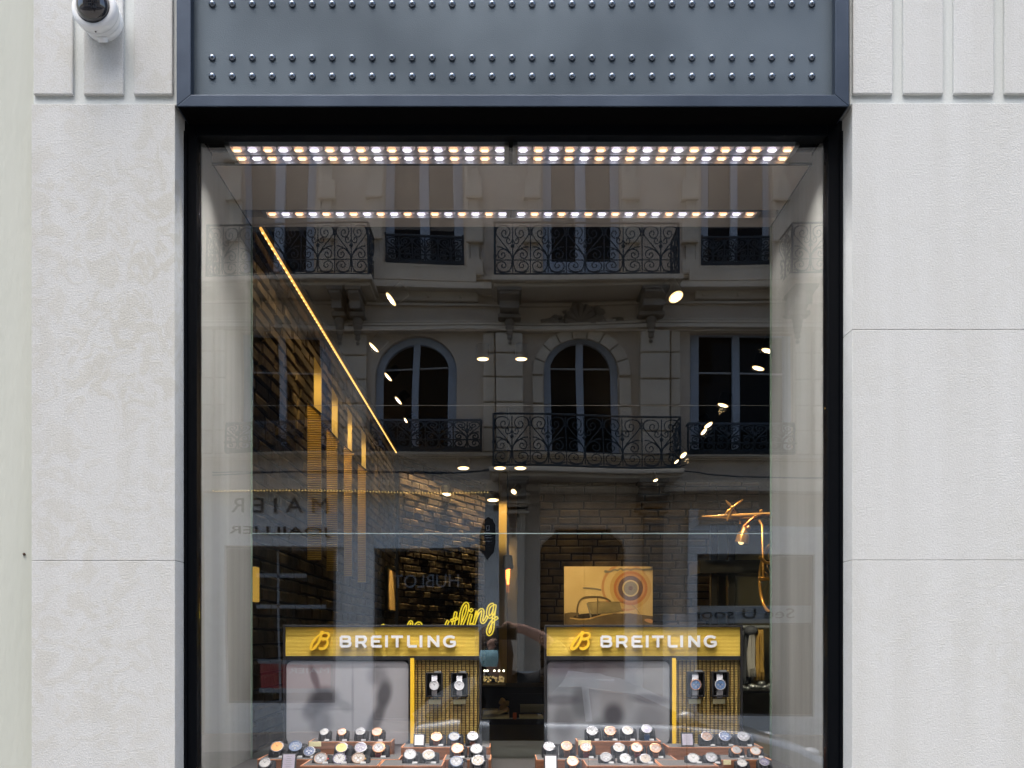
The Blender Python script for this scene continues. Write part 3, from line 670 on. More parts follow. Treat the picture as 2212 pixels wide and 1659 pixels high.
row([(1527, 1593, 14, 'steel', 'copper', 'steel', True, 'Copper dial steel watch', True), (1566, 1593, 14.5, 'steel', 'navy', 'steel', True, 'Navy dial steel watch', True), (1606, 1593, 14.5, 'steel', 'silver', 'steel', True, 'Silver dial steel watch', True)], 'right woven panel row', zD2, 2.83)
row([(1591, 1622, 12, 'gold', 'silver', 'steel', True, 'Gold rimmed steel watch', False), (1632, 1624, 12.5, 'gold', 'white', 'steel', True, 'White dial gold watch', False)], 'right display end riser', zE2, 2.72)
row([(1603, 1650, 12, 'steel', 'white', 'steel', True, 'Steel watch', False), (1651, 1648, 12, 'steel', 'purple', 'steel', True, 'Violet dial steel watch', True)], 'right display outer corner', ZT + .012, 2.62)
row([(1237, 1647, 13.5, 'gold', 'white', 'brown', False, 'White dial gold watch', False)], 'right display front corner', ZT + .012, 2.62)
for a, b_, l in ((960, 1060, 'low walnut base under the two front right watches of the left display'), (556, 600, 'low walnut base under the front left watch of the left display'), (1578, 1680, 'low walnut base under the two front right watches of the right display'), (1158, 1262, 'low walnut base under the front left watch of the right display')):
    riser(a, b_, 1371 + (1.6 - ZT - .012) * F / 2.56, 2.56, 2.655, l)
# hanging boxes with watches on the woven panels
def hbox(u0, u1, v0, v1, dial, bez, side, which):
    d = DB - .02; x0, x1, z0_, z1_ = X(u0, d), X(u1, d), Z(v1, d), Z(v0, d); y1 = DB - 2.5 + .003; y0 = y1 - .028
    t = thing('watch_box', f'open black box hung on the {side} woven panel, {which} of the pair', 'watch box', ((x0 + x1) / 2, y1, z0_))
    part('shell', MB().box(x0, x0 + .004, y0, y1, z0_, z1_).box(x1 - .004, x1, y0, y1, z0_, z1_).box(x0 + .004, x1 - .004, y0, y1, z0_, z0_ + .004).box(x0 + .004, x1 - .004, y0, y1, z1_ - .004, z1_).box(x0 + .004, x1 - .004, y1 - .004, y1, z0_ + .004, z1_ - .004), M_frame, t, bevel=.0008)
    part('clip', MB().box((x0 + x1) / 2, x1 - .006, y0 + .008, y1, z1_, z1_ + .004), M_alu, t)
    part('pad', MB().box(x0 + .012, x1 - .012, y0 + .014, y1 - .004, z0_ + .012, z1_ - .012), M_cush, t, bevel=.004)
    watch((u0 + u1) / 2, (v0 + v1) / 2 + 1, DB - .030, 10.8 if side == 'left' else 12, None, bez, dial, 'brightsteel', True, f'{dict(pearl="Silver", azure="Blue")[dial]} dial steel watch', f'in {which} box, {side} woven panel', side == 'right', tilt=4, cushion=False)
    tg = part('name_card', MB().box(X((u0 + u1) / 2 - 13, d), X((u0 + u1) / 2 + 13, d), y1 - .006, y1 - .004, Z(v1 + 16, d), Z(v1 + 6, d)), mat('pale_yellow_card', (.92, .86, .50), .7))
    tag(tg, f'pale yellow name card under the {which} hanging box, {side} panel', 'name card', 'pale yellow name cards')
hbox(920, 956, 1453, 1506, 'pearl', 'brightsteel', 'left', 'left'); hbox(974, 1010, 1453, 1506, 'pearl', 'pearl', 'left', 'right')
hbox(1484, 1522, 1451, 1505, 'azure', 'rose', 'right', 'left'); hbox(1538, 1574, 1451, 1505, 'azure', 'brightsteel', 'right', 'right')
for (u, v, d, w_, h_, l) in ((680.5, 1607.5, 2.785, 26, 10, 'pale yellow name card on the tall riser below the left poster'), (1263, 1607, 2.785, 27, 15, 'pale yellow name card on the tall riser below the right poster'), (1571, 1647, 2.64, 16, 10, 'small pale yellow name card at the right end riser, right display')):
    c = P(u, v, d); s_ = d / F
    tag(part('name_card', MB().box(c.x - w_ / 2 * s_, c.x + w_ / 2 * s_, c.y, c.y + .002, c.z - h_ / 2 * s_, c.z + h_ / 2 * s_), MATS['pale_yellow_card']), l, 'name card', 'pale yellow name cards')
# framed price cards
M_print = mat('printed_card', (.36, .33, .40), .4); M_cardw = mat('white_card', (.70, .66, .68), .5)
def card(u, v, d, w_, h_, zs, m, fr, label):
    s_ = d / F; c = P(u, v, d); H = h_ * s_ / math.cos(R(20)); Wd = w_ * s_
    M = Matrix.Translation((c.x, c.y, zs)) @ Matrix.Rotation(R(-20), 4, 'X')
    t = thing('framed_card', label, 'framed card', (c.x, c.y, zs))
    part('frame', MB(M).box(-Wd / 2, Wd / 2, 0, .006, .0005, H), M_frame, t, bevel=.001)
    k = part('card', MB(M).box(-Wd / 2 + .004, Wd / 2 - .004, -.001, .0, .006, H - .004), m, t)
    mb = MB(M)
    for i in range(7):
        ww = Wd * (.15 + .12 * ((i * 37) % 5) / 5); mb.box(-ww, ww, -.0014, -.0011, H * (.2 + .1 * i), H * (.2 + .1 * i) + .0014)
    if fr: part('print', mb, MATS['tag_white'], k)
card(905, 1600, 2.795, 25, 28, zD, M_cardw, False, 'small white framed card beside the left yellow divider')
card(1486, 1599, 2.795, 28, 30, zD2, M_print, True, 'dark framed grey card beside the right yellow divider')
card(622, 1653, 2.63, 32, 40, ZT + .012, M_print, True, 'dark framed grey card at the front of the left display')
card(1190, 1650, 2.63, 30, 36, ZT + .013, M_cardw, False, 'bright white framed card at the front of the right display')
#PART3
# ================================================================== shop interior
M_brick = mat('rough_brick', (.040, .025, .012), .8, col2=(.13, .088, .045), vscale=5, bump=.7, bscale=30)
M_mort = mat('dark_mortar', (.02, .014, .010), .95)
M_dark = mat('shop_dark', (.006, .006, .006), .7, spec=.2)
M_warm = mat('ochre_plaster', (.42, .29, .10), .8)
RX0, RX1, RY1, RZ = -1.30, 3.3, 13.2, 3.76
room = thing('shop_room', 'dark shop interior seen through the window', 'room', (1, 6, 0))
part('floor', MB().box(RX0 - .3, RX1, .53, RY1, -.1, 0.0), mat('dark_floor', (.05, .04, .03), .3), room)
part('ceiling', MB().box(RX0 - .3, RX1, .125, RY1, RZ + .05, RZ + .15).box(RX0 - .3, RX1, .125, .50, ZC + .06, RZ + .05), M_dark, room)
part('right_wall', MB().box(RX1, RX1 + .1, .125, RY1, 0, RZ + .1), M_dark, room)
part('rear_wall', MB().box(-2, RX1, RY1, RY1 + .1, 0, RZ + .1), M_dark, room)
part('front_return', MB().box(RX0 - .3, XV0 - .021, .125, .16, 0, RZ).box(XV1 + .021, RX1, .125, .16, 0, RZ).box(XV0 - .02, XV1 + .02, .53, .56, 0, ZT - .06), M_dark, room)
def brick_wall(label, origin, dirv, length, z0, z1, seed, bl=.24, bh=.078):
    rnd = random.Random(seed); t = thing('brick_wall', label, 'brick wall', origin)
    o = Vector(origin); dx = Vector((dirv[0], dirv[1], 0)).normalized(); nn = Vector((dx.y, -dx.x, 0))  # normal to the right of dir
    M = Matrix(((dx.x, nn.x, 0, o.x), (dx.y, nn.y, 0, o.y), (0, 0, 1, 0), (0, 0, 0, 1)))
    mb = MB(M); z = z0; i = 0
    while z < z1 - .02:
        h = bh * rnd.uniform(.92, 1.1); s = -rnd.uniform(0, bl)
        while s < length:
            l_ = bl * rnd.uniform(.7, 1.25); a, b_ = max(0, s), min(length, s + l_)
            if b_ - a > .03:
                p = rnd.uniform(.008, .026); g = .007; tl_ = rnd.uniform(-.004, .008)
                m_ = (a + b_) / 2; e1, e2 = rnd.uniform(-.006, .006), rnd.uniform(-.006, .006)
                zt_ = min(z + h - g, z1)
                q = p * .55; zb_ = z + g * .5
                mb.add([(a + g, 0, zb_), (b_ - g, 0, zb_), (b_ - g, 0, zt_ + e2), (a + g, 0, zt_ + e1), (a + g + .004, p, zb_ + .006), (b_ - g - .004, p + tl_, zb_ + .006), (b_ - g - .008, p + tl_, zt_ - .014 + e2), (a + g + .008, p, zt_ - .014 + e1), (b_ - g - .006, q, zt_ - .002 + e2), (a + g + .006, q, zt_ - .002 + e1)],
                       [(0, 1, 5, 4), (1, 2, 8, 6, 5), (2, 3, 9, 8), (3, 0, 4, 7, 9), (4, 5, 6, 7), (7, 6, 8, 9)])
            s += l_
        z += h; i += 1
    recalc(part('bricks', mb, M_brick, t)); part('mortar', MB(M).box(0, length, -.08, .002, z0, z1), M_mort, t); return t
brick_wall('rough dark brick wall running back along the left of the shop', (RX0 - .05, .55, 0), (0, 1), 8.15, 0.6, RZ, 3)
a = P(860, 1371, 11.2); b_ = P(1046, 1371, 13.3)
brick_wall('angled brick wall at the far left end of the shop', (RX0, 8.70, 0), (b_.x - RX0, b_.y - 8.7), math.hypot(b_.x - RX0, b_.y - 8.7), .6, RZ, 5)
c = P(1165, 1371, 9.2)
brick_wall('dim brick wall behind the aviation picture', (c.x, c.y, 0), (1, 0), X(1640, 9.2) - c.x, .6, 3.1, 9, bl=.26, bh=.075)
def wash(parent, a, b, z, off, energy, spread=70, sz=.03, col=(1, .72, .34)):
    a, b = Vector(a), Vector(b); m_ = (a + b) / 2; dr = (b - a).normalized(); nn = Vector((dr.y, -dr.x, 0))
    l_ = bpy.data.lights.new('wall_washer', 'AREA'); l_.shape = 'RECTANGLE'; l_.size = (b - a).length; l_.size_y = sz; l_.energy = energy; l_.spread = R(spread); l_.color = col
    o = bpy.data.objects.new('wall_washer', l_); o.location = Vector((m_.x, m_.y, z)) + nn * off - ORG[parent]; o.rotation_euler = (0, 0, math.atan2(dr.y, dr.x)); link(o, parent)
bw = [o for o in ORG if o.name.startswith('brick_wall')]
wash(bw[0], (RX0, 2.4, 0), (RX0, 8.6, 0), 3.70, .03, 3.8, 55)
wash(bw[1], (RX0, 8.75, 0), (b_.x, b_.y, 0), 3.72, .10, 6.5, 50)
wash(bw[2], (c.x, c.y, 0), (X(1640, 9.2), c.y, 0), 3.05, .10, .45, 60)
# strip light along the left wall
st = thing('strip_light', 'long thin amber strip light along the top of the left wall', 'strip light', (RX0 + .05, 4, 3.72))
d0, d1 = 4.93, 11.0
xs = -531 * d0 / F + .0; zs_ = 1.6 + 878 * d0 / F
part('tube', MB().tube([(xs, d0 - 2.5, zs_), (xs, d1 - 2.5, zs_)], .0075, 6), mat('amber_strip', (1, .7, .3), emit=(1.0, .50, .10), estr=1.3), st)
part('channel', MB().box(xs - .02, xs + .02, d0 - 2.5, d1 - 2.5, zs_ + .014, zs_ + .04), M_dark, st)
mb = MB()
for k in range(90): mb.box(xs - .004, xs + .004, d0 - 2.5 + .035 + k * .0675, d0 - 2.5 + .05 + k * .0675, zs_ - .010, zs_ - .007)
part('led_dots', mb, mat('amber_dots', (1, .8, .4), emit=(1, .68, .25), estr=3), st)

# ribbed lit wall cabinets on the left wall
M_ribp = mat('ribbed_brass_panel', (.62, .40, .10), .35, .2)
def spot(name_parent, loc, aim, energy, angle, col=(1, .68, .34), r=.03, blend=.6):
    l_ = bpy.data.lights.new('lamp_or_added_beam', 'SPOT'); l_.energy = energy; l_.spot_size = R(angle); l_.spot_blend = blend; l_.color = col; l_.shadow_soft_size = r
    o = bpy.data.objects.new('lamp_or_added_beam', l_); org = ORG[name_parent]; o.location = Vector(loc) - org
    o.rotation_euler = (Vector(aim) - Vector(loc)).to_track_quat('-Z', 'Y').to_euler(); link(o, name_parent)
for i, (ua, ub, va, vb_) in enumerate(((664.5, 694, 869, 897), (706, 729, 924, 951), (743, 760, 963, 979), (773, 790, 1001, 1017))):
    xw = RX0 + .06; da = -(xw) * F / (1094 - ua); db_ = -(xw) * F / (1094 - ub); zt_ = Z(va, da)
    yp = (da + db_) / 2 - 2.5; dp = yp + 2.5; xa_, xb_ = X(ua, dp), X(ub, dp); zl, zr = Z(va, dp), Z(vb_, dp); W_ = xb_ - xa_
    t = thing('ribbed_panel', f'{["nearest", "second", "third", "farthest"][i]} gold ribbed panel on the left brick wall', 'wall panel', (xa_, yp, .9), 'gold ribbed panels on the left wall')
    mb = MB(); n = 68
    for k in range(n):
        z_ = zl - (k + 1) * .015; x2 = xb_ if z_ < zr - .02 else xa_ + W_ * max(.08, (zl - z_) / (zl - zr)) * .98
        mb.prismx([(yp, z_), (yp - .008, z_ + .003), (yp - .009, z_ + .007), (yp - .006, z_ + .010), (yp, z_ + .012)], xa_, x2)
    recalc(part('ribs', mb, M_ribp, t))
    part('back_board', MB().prism([(xa_, zl - n * .015), (xb_, zl - n * .015), (xb_, zr), (xa_, zl)], yp, yp + .03), mat('dark_brass', (.12, .07, .02), .5), t)
    part('cap', MB().prism([(xa_, zl), (xb_, zr), (xb_ + .004, zr + .010), (xa_, zl + .010)], yp - .018, yp + .03), M_dark, t)
    part('glow_plate', MB().prism([(xa_ + W_ * .45, zl + .012 - (zl - zr) * .45), (xb_, zr + .014), (xb_, zr + .30), (xa_ + W_ * .45, zl + .32 - (zl - zr) * .3)], yp + .005, yp + .02), mat('wall_glow_ochre', (.5, .36, .12), .6), t)  # added plate standing in for the lamp glow on the wall
    spot(t, (xa_ + W_ * .6, yp - .42, zl + .50), (xa_ + W_ * .5, yp, zl - .06), 9, 36, (1, .72, .28))
    spot(t, (xa_ + W_ * .8, yp - .12, zr + .03), (xa_ + W_ * .8, yp + .01, zr + .22), .22, 70, (1, .74, .34))
# ceiling spots
SPOTS = [(845, 646, 5.6, 1.5), (1460, 641, 5.4, 1.3), (1043, 775, 6.8, 1), (1126, 775, 6.8, 1), (808, 750, 6.6, 1), (839, 814, 7.3, 1), (861, 865, 8.2, 1), (877, 908, 9.2, 1), (1658, 757, 6.5, 1.1), (1638, 795, 6.9, 1), (1562, 875, 8.0, .95),
         (1530, 918, 8.8, 1), (1520, 932, 9.0, 1), (1476, 983, 10.2, 1), (1461, 997, 10.6, .8), (1416, 1037, 11.5, .7), (1340, 1064, 12.2, .9), (1110, 1062, 10.2, .8), (1065, 1080, 12.8, .9), (962, 1068, 12.2, .7), (1001, 1011, 10.6, .9), (1080, 1011, 10.6, .9), (1124, 1011, 10.6, .9)]
SHAPE = {0: (52, 9, 8), 1: (38, 23, 33), 4: (32, 5, 38), 5: (26, 5, 42), 6: (24, 5, 42), 7: (14, 4, 50), 8: (30, 10, -12), 9: (31, 9, -13), 10: (27, 7, -14), 11: (24, 8, 35), 12: (21, 7, 50), 13: (20, 9, 42), 14: (14, 4, 42), 15: (13, 5, 22), 17: (16, 11, -40)}
M_lamp = mat('spot_glow', (1, .8, .5), emit=(1, .66, .28), estr=2.4); M_lampc = mat('spot_core', (1, .95, .8), emit=(1, .9, .7), estr=6)
for i, (u, v, d, k) in enumerate(SPOTS):
    c = P(u, v, d); L_, S_, an = SHAPE.get(i, (30, 8, 0)); 
    if i == 0: L_, S_, an = 38, 9, -55
    if i in (4, 5, 6, 7): an = -an - 8
    s_ = d / F / 2 * .9; ax = Vector((math.cos(R(an)), 0, math.sin(R(an)))); ay = Vector((-math.sin(R(an)), 0, math.cos(R(an))))
    rad = L_ * s_; sn = min(.95, S_ / L_); vd = (Vector((0, -2.5, 1.6)) - c).normalized(); ax = (ax - vd * ax.dot(vd)).normalized(); ay = vd.cross(ax) * (1 if vd.cross(ax).z > 0 else -1); n_ = (vd * sn - ay * math.sqrt(1 - sn * sn)).normalized()
    y_ = n_.cross(ax).normalized(); M = Matrix((ax, y_, n_)).transposed().to_4x4(); M.translation = c
    where = 'upper left' if u < 900 and v < 900 else 'left of centre' if u < 1035 else 'centre' if u < 1200 else 'right'
    t = thing('ceiling_spotlight', f'small lit ceiling spotlight, {["topmost on the left, slanted", "largest, on the right", "left one of the high centre pair", "right one of the high centre pair", "second down the left line", "third down the left line", "fourth down the left line", "lowest of the left line", "at the far right edge", "second from the far right edge", "third from the far right edge, slanted", "upper one of a close right pair", "lower one of a close right pair", "lower right, above a smaller one", "small, lower right under another", "small slanted, right of the arch", "low, alone over the arch", "round, low over the filament bulb", "small, lowest, left of the filament bulb", "low, far left over the angled brick wall", "left one of the low centre three", "middle one of the low centre three", "right one of the low centre three"][i]}', 'spotlight', c + Vector((0, 0, .0)), 'ceiling spotlights in the shop')
    part('can', MB(M).lathe([(rad * 1.0, 0), (rad * 1.0, -.10)], 20), M_dark, t, smooth=40)
    part('lens', MB(M).lathe([(rad * .93, .0), (rad * .93, .004)], 20), M_lamp, t)
    mb = MB(M)
    for a in (0, 60, 120, 180, 240, 300): mb.lathe([(rad * .22, .004), (rad * .22, .007)], 8, Matrix.Translation((rad * .5 * math.cos(R(a)), rad * .5 * math.sin(R(a)), 0)))
    mb.lathe([(rad * .22, .004), (rad * .22, .007)], 8); part('diodes', mb, M_lampc, t)
    tgt = {4: (RX0, 5.5, 1.8), 1: P(1620, 1175, 5.8), 2: P(1314, 1290, 8.9), 3: P(1300, 1340, 9.0), 10: P(1650, 1240, 5.4), 13: P(1560, 1250, 8), 7: (RX0, 7.6, 2.2), 17: P(1090, 1150, 10.4), 16: P(1380, 1200, 9.2)}.get(i)
    if tgt is not None: spot(t, c + n_ * .03, tgt, {0: 20, 2: 110, 3: 12, 1: 55, 17: 30, 16: 8, 10: 14, 13: 20, 7: 8, 4: 6}.get(i, 25), {2: 22, 1: 42, 3: 50, 17: 30, 20: 38, 21: 42, 19: 40}.get(i, 60))

# yellow lit column and its brown neighbour
def cplate(name, label, u0, u1, v0, v1, d, th, m, cat='column'):
    o = part(name, MB().box(X(u0, d), X(u1, d), d - 2.5, d - 2.5 + th, max(0, Z(v1, d)), min(RZ + .05, Z(v0, d))), m, bevel=.004); tag(o, label, cat); return o
cplate('column', 'ochre lit column beside the filament bulb', 1077.5, 1095, 1020, 1620, 10.0, .3, M_warm)
spot(bt if False else st, P(1086, 1010, 9.4), P(1086, 1130, 10.0), 22, 32, (1, .72, .32))  # added spot without a fixture, brightens the ochre column
cplate('column', 'dim brown column just right of the ochre column', 1096, 1117, 1060, 1620, 10.6, .3, mat('brown_plaster', (.16, .11, .05), .8))
cplate('shop_counter', 'low brown counter front seen between the displays', 1035, 1180, 1547, 1700, 5.6, .6, mat('counter_brown', (.14, .085, .02), .6, var=.12), 'counter')

# filament bulb
bt = thing('pendant_bulb', 'hanging glass cylinder lamp with a glowing orange filament', 'pendant lamp', P(1097, 1290, 5.2))
dq = 5.2; k = dq / F
part('cord', MB().tube([P(1097, 880, dq), P(1097, 1200, dq)], .006, 6), M_dark, bt)
cc = P(1097, 1218, dq)
part('socket', MB().lathe([(.012, .05), (.026, .045), (.028, .0), (.033, -.012), (.03, -.03)], 14, Matrix.Translation(cc)), M_black, bt, smooth=40)
part('glass_cylinder', MB().lathe([(20 * k, -6 * k), (20.5 * k, -70 * k), (17 * k, -78 * k), (3 * k, -79 * k)], 20, Matrix.Translation(cc), cap=False), glass_mat('lamp_glass', .05), bt, smooth=60)
pts = []
for i in range(60):
    a = i * .9; rr = (4.2 if i < 40 else 2.6) * k; pts.append(Vector(cc) + Vector((rr * math.cos(a), rr * math.sin(a), -8 * k - i * .62 * k)))
part('filament', MB().tube(pts, .0022, 4), mat('filament', (1, .5, .2), emit=(1, .26, .05), estr=9), bt)
mb = MB(); 
for s in (-1, 1): mb.tube([Vector(cc) + Vector((s * 2 * k, 0, -4 * k)), Vector(cc) + Vector((s * 2 * k, 0, -62 * k))], .002, 4)
part('support_wires', mb, mat('orange_wire', (.5, .2, .08), emit=(1, .25, .05), estr=.5), bt)

# neon script
neon = thing('neon_sign', 'yellow outlined neon script lettering rising to the right behind the left sign', 'neon sign', P(940, 1380, 4.6))
ns = lambda a, b_: P(806.4 + .1302 * a, 1209.6 + .1302 * b_, 4.6)
NE = {
 'b': [(-260, 1650), (-190, 1480), (-120, 1300), (-70, 1200), (-10, 1240), (-30, 1320), (-100, 1390), (10, 1430), (20, 1520), (-60, 1620), (-160, 1640)],
 'r': [(130, 1330), (160, 1180), (150, 1060), (200, 1150), (260, 1160), (230, 1290), (300, 1380)],
 'e': [(480, 1260), (560, 1180), (600, 1040), (640, 1020), (620, 1150), (540, 1240), (560, 1330), (640, 1320)],
 'e2': [(690, 1210), (690, 1110), (740, 1045), (790, 1060), (790, 1150), (720, 1230), (760, 1300), (850, 1250)],
 'i': [(1240, 1010), (1215, 1060), (1190, 1150), (1200, 1230), (1260, 1200)],
 't': [(1370, 868), (1345, 980), (1320, 1100), (1320, 1180), (1380, 1180)],
 'tbar': [(1290, 1010), (1392, 965)],
 'l': [(1405, 1140), (1440, 1060), (1448, 930), (1480, 800), (1530, 715), (1570, 740), (1555, 860), (1510, 980), (1465, 1080), (1470, 1150), (1530, 1120)],
 'i2': [(1622, 900), (1600, 980), (1575, 1070), (1590, 1130), (1650, 1060)],
 'dot': [(1610, 855), (1640, 815)],
 'n': [(1720, 850), (1690, 980), (1655, 1110), (1700, 960), (1760, 840), (1810, 820), (1820, 880), (1790, 990), (1810, 1050), (1860, 1000), (1890, 930)],
 'g': [(1990, 735), (1930, 755), (1895, 850), (1905, 950), (1960, 940), (2005, 840), (2025, 710), (2000, 880), (1990, 1020), (1980, 1150), (1950, 1225), (1910, 1240), (1895, 1180), (1930, 1080), (1985, 1000), (2060, 955)]}
M_neon = mat('yellow_neon', (1, .8, .1), emit=(1.0, .72, .05), estr=.95)
for nm, p_ in NE.items():
    q = [ns(*c_) for c_ in chaikin(p_, 2)]; hw = 19 * .1302 * 4.6 / F; A, B_ = [], []
    for i, c_ in enumerate(q):
        tg = (q[min(i + 1, len(q) - 1)] - q[max(i - 1, 0)]).normalized(); nrm = Vector((-tg.z, 0, tg.x)); A.append(c_ + nrm * hw); B_.append(c_ - nrm * hw)
    ring = A + B_[::-1]
    lt = part('letter', MB().tube(ring, .0036, 5, closed=True), M_neon, neon, smooth=60)
    part('letter_body', MB().stroke([(c_.x, c_.z) for c_ in q], 2 * hw, q[0].y + .006, q[0].y + .02), mat('sign_backing', (.05, .02, .004), .5), lt)

# aviation picture
pic = thing('aviation_picture', 'cream picture of an old open cockpit and a coloured roundel', 'picture', P(1314, 1390, 9.0))
PD = 8.9; M_cream = mat('cream_canvas', (.70, .52, .24), .7, col2=(.80, .62, .32), vscale=4)
px_ = lambda a, b_: (X(1198 + a * .10937, PD), Z(1198 + b_ * .10937, PD))
yP = PD - 2.5
part('canvas', MB().box(px_(190, 0)[0], px_(1938, 0)[0], yP, yP + .03, px_(0, 1560)[1], px_(0, 235)[1]), M_cream, pic)
def ring(cx, cy, r0, r1, m, off, clipx=1938):
    mb = MB(); vs = []; n = 64
    cX, cZ = px_(cx, cy); s_ = .10937 * PD / F; xm = px_(1936, 0)[0]
    for i in range(n):
        a = 2 * math.pi * i / n
        for r_ in (r0, r1): vs.append((min(xm, cX + r_ * s_ * math.cos(a)), yP - off, min(px_(0, 240)[1], cZ + r_ * s_ * math.sin(a))))
    part('roundel', mb.add(vs, [(2 * i, 2 * ((i + 1) % n), 2 * ((i + 1) % n) + 1, 2 * i + 1) for i in range(n)]), m, pic)
m1 = mat('print_orange', (.55, .22, .08), .7); m2 = mat('print_plum', (.16, .10, .11), .7); m3 = mat('print_pale', (.72, .58, .32), .7); m4 = mat('print_grey', (.28, .25, .19), .7); m5 = mat('print_peach', (.62, .33, .15), .7); m6 = mat('print_umber', (.13, .09, .045), .7, col2=(.22, .16, .08), vscale=6); m7 = mat('print_gold', (.66, .44, .17), .7)
ring(1400, 640, 425, 475, m5, .002); ring(1500, 665, 0.1, 410, m7, .0025); ring(1500, 665, 285, 335, m1, .003); ring(1500, 665, 245, 285, m5, .0032); ring(1500, 665, 165, 245, m2, .0035); ring(1500, 665, 135, 165, m3, .004); ring(1500, 665, .1, 135, m4, .0045); ring(1500, 665, .1, 42, m2, .005)
def pstroke(pts, wd, m, off, it=2):
    recalc(part('drawn_line', MB().stroke([px_(*q) for q in chaikin(pts, it)], wd * .10937 * PD / F, yP - off, yP - off + .001), m, pic))
recalc(part('fuselage', MB().prism([px_(*q) for q in [(192, 1160), (330, 1140), (480, 1150), (470, 1260), (700, 1280), (900, 1210), (1100, 1165), (1500, 1160), (1936, 1215), (1936, 1558), (192, 1558)]], yP - .0055, yP - .0045), m6, pic))
recalc(part('cockpit', MB().prism([px_(*q) for q in chaikin([(340, 1250), (420, 1190), (650, 1160), (980, 1150), (800, 1230), (640, 1265)], 2, True)], yP - .0062, yP - .0058), mat('print_black', (.03, .02, .012), .7), pic))
recalc(part('windscreen', MB().prism([px_(*q) for q in [(650, 950), (1280, 940), (1330, 1100), (1200, 1150), (730, 1180)]], yP - .0068, yP - .0064), mat('print_olive', (.20, .17, .09), .7, col2=(.45, .36, .18), vscale=5), pic))
pstroke([(450, 1240), (440, 1080), (480, 920), (580, 840), (740, 830), (900, 835), (1030, 870), (1110, 930)], 34, m6, .0075)
pstroke([(845, 860), (850, 1000), (840, 1200)], 22, m6, .0078); pstroke([(640, 960), (690, 1120), (725, 1280)], 30, m4, .008); pstroke([(650, 950), (900, 930), (1400, 940)], 10, m6, .0078); pstroke([(1520, 980), (1610, 1070), (1680, 1165)], 9, m4, .0078)
pstroke([(300, 1255), (600, 1290), (800, 1230), (1000, 1185), (1150, 1165)], 22, m7, .0082)
recalc(part('exhaust', MB().prism([px_(*q) for q in chaikin([(1936, 1275), (1790, 1265), (1765, 1305), (1850, 1345), (1936, 1360)], 2, True)], yP - .0062, yP - .0058), m5, pic))
pstroke([(1060, 335), (990, 320), (1000, 350), (1100, 340), (1180, 290), (1240, 320), (1300, 270), (1360, 315), (1420, 280), (1500, 310), (1580, 275), (1700, 300), (1860, 290), (1930, 285)], 34, m4, .006)
pstroke([(560, 660), (760, 665), (920, 700)], 30, m4, .0052)

# shelf with propeller plane on the right
sh = thing('shelf_unit', 'tall black shelf unit at the right of the shop', 'shelf', P(1600, 1371, 6.2) * 1)
SD = 6.2; ys = SD - 2.5
mb = MB()
for (a, b2) in ((1536, 1549), (1573, 1588.5), (1690, 1705)): mb.box(X(a, SD), X(b2, SD), ys, ys + .05, 0.5, Z(1119, SD))
part('posts', mb, mat('shelf_black', (.022, .025, .03), .4), sh)
for v0, v1 in ((1117, 1133), (1210, 1238), (1310, 1322)): part('shelf_board', MB().box(X(1510, SD), X(1720, SD), ys - .02, ys + .35, Z(v1, SD), Z(v0, SD)), mat('shelf_black'), sh)
part('back_panel', MB().box(X(1549.5, SD + .4), X(1720, SD + .4), ys + .36, ys + .38, .5, Z(1133, SD)), mat('shelf_back', (.38, .34, .22), .8), sh)
pl = thing('model_aeroplane', 'golden model aeroplane with crossed propeller on the top shelf', 'model aeroplane', P(1590, 1112, 6.0))
G = mat('polished_brass', (.72, .42, .12), .28, .6); AD = 6.0; kk = AD / F
pr = lambda a, b_, dd=0: P(1468.8 + .1736 * a, 1065.6 + .1736 * b_, AD + dd)
part('wing', MB().prism([(pr(270, 288).x, pr(270, 288).z), (pr(1300, 255).x, pr(1300, 245).z), (pr(1300, 255).x, pr(1300, 278).z), (pr(700, 318).x, pr(700, 318).z)], pr(0, 0).y + .02, pr(0, 0).y + .16), G, pl)
part('added_wing_highlight', MB().tube([pr(270, 290, -.01), pr(700, 276, -.01), pr(1300, 252, -.01)], .011, 8, rs=[.003, .012, .012]), mat('edge_highlight_gold', (.85, .55, .2), .35, .2), pl, smooth=60)  # paler tube added along the wing to catch light as a bright line
h = pr(640, 180)
part('fuselage', MB().lathe([(1e-5, -.02), (.016, .0), (.034, .06), (.050, .16), (.052, .3), (.03, .6), (.012, .8)], 16, Matrix.Translation(h) @ Vector((.25, .95, -.18)).to_track_quat('Z', 'Y').to_matrix().to_4x4()), mat('dark_bronze', (.25, .16, .07), .25, .9), pl, smooth=40)
for q in ((560, 92), (772, 88), (545, 272), (578, 350)):
    e = pr(*q); m_ = (h + e) / 2; part('propeller_blade', MB().tube([h + Vector((0, -.02, 0)), m_ + Vector((0, -.02, 0)), e + Vector((0, -.02, 0))], .006, 6, rs=[.004, .009, .003]), G, pl, smooth=60)
part('spinner', MB().ball(h + Vector((0, -.02, 0)), .014, 8), G, pl, smooth=60)
dl_ = thing('desk_lamp', 'brass bell lamp hanging under the model aeroplane', 'lamp', P(1602, 1171, 6.0))
part('shade', MB().lathe([(.045, 0), (.04, .05), (.022, .08), (.018, .11), (.010, .13)], 16, Matrix.Translation(P(1602, 1173, 6.0)) @ Matrix.Rotation(R(12), 4, 'Y')), G, dl_, smooth=50)
part('stem', MB().tube([P(1599, 1132, 6.0), P(1597, 1118, 6.0)], .006, 6), G, dl_)
part('bulb', MB().ball(P(1601, 1170, 5.98), .02, 6), M_lamp, dl_)
tb = thing('aircraft_strut', 'copper curved pipe beside the brass lamp', 'pipe', P(1612, 1136, 5.9))
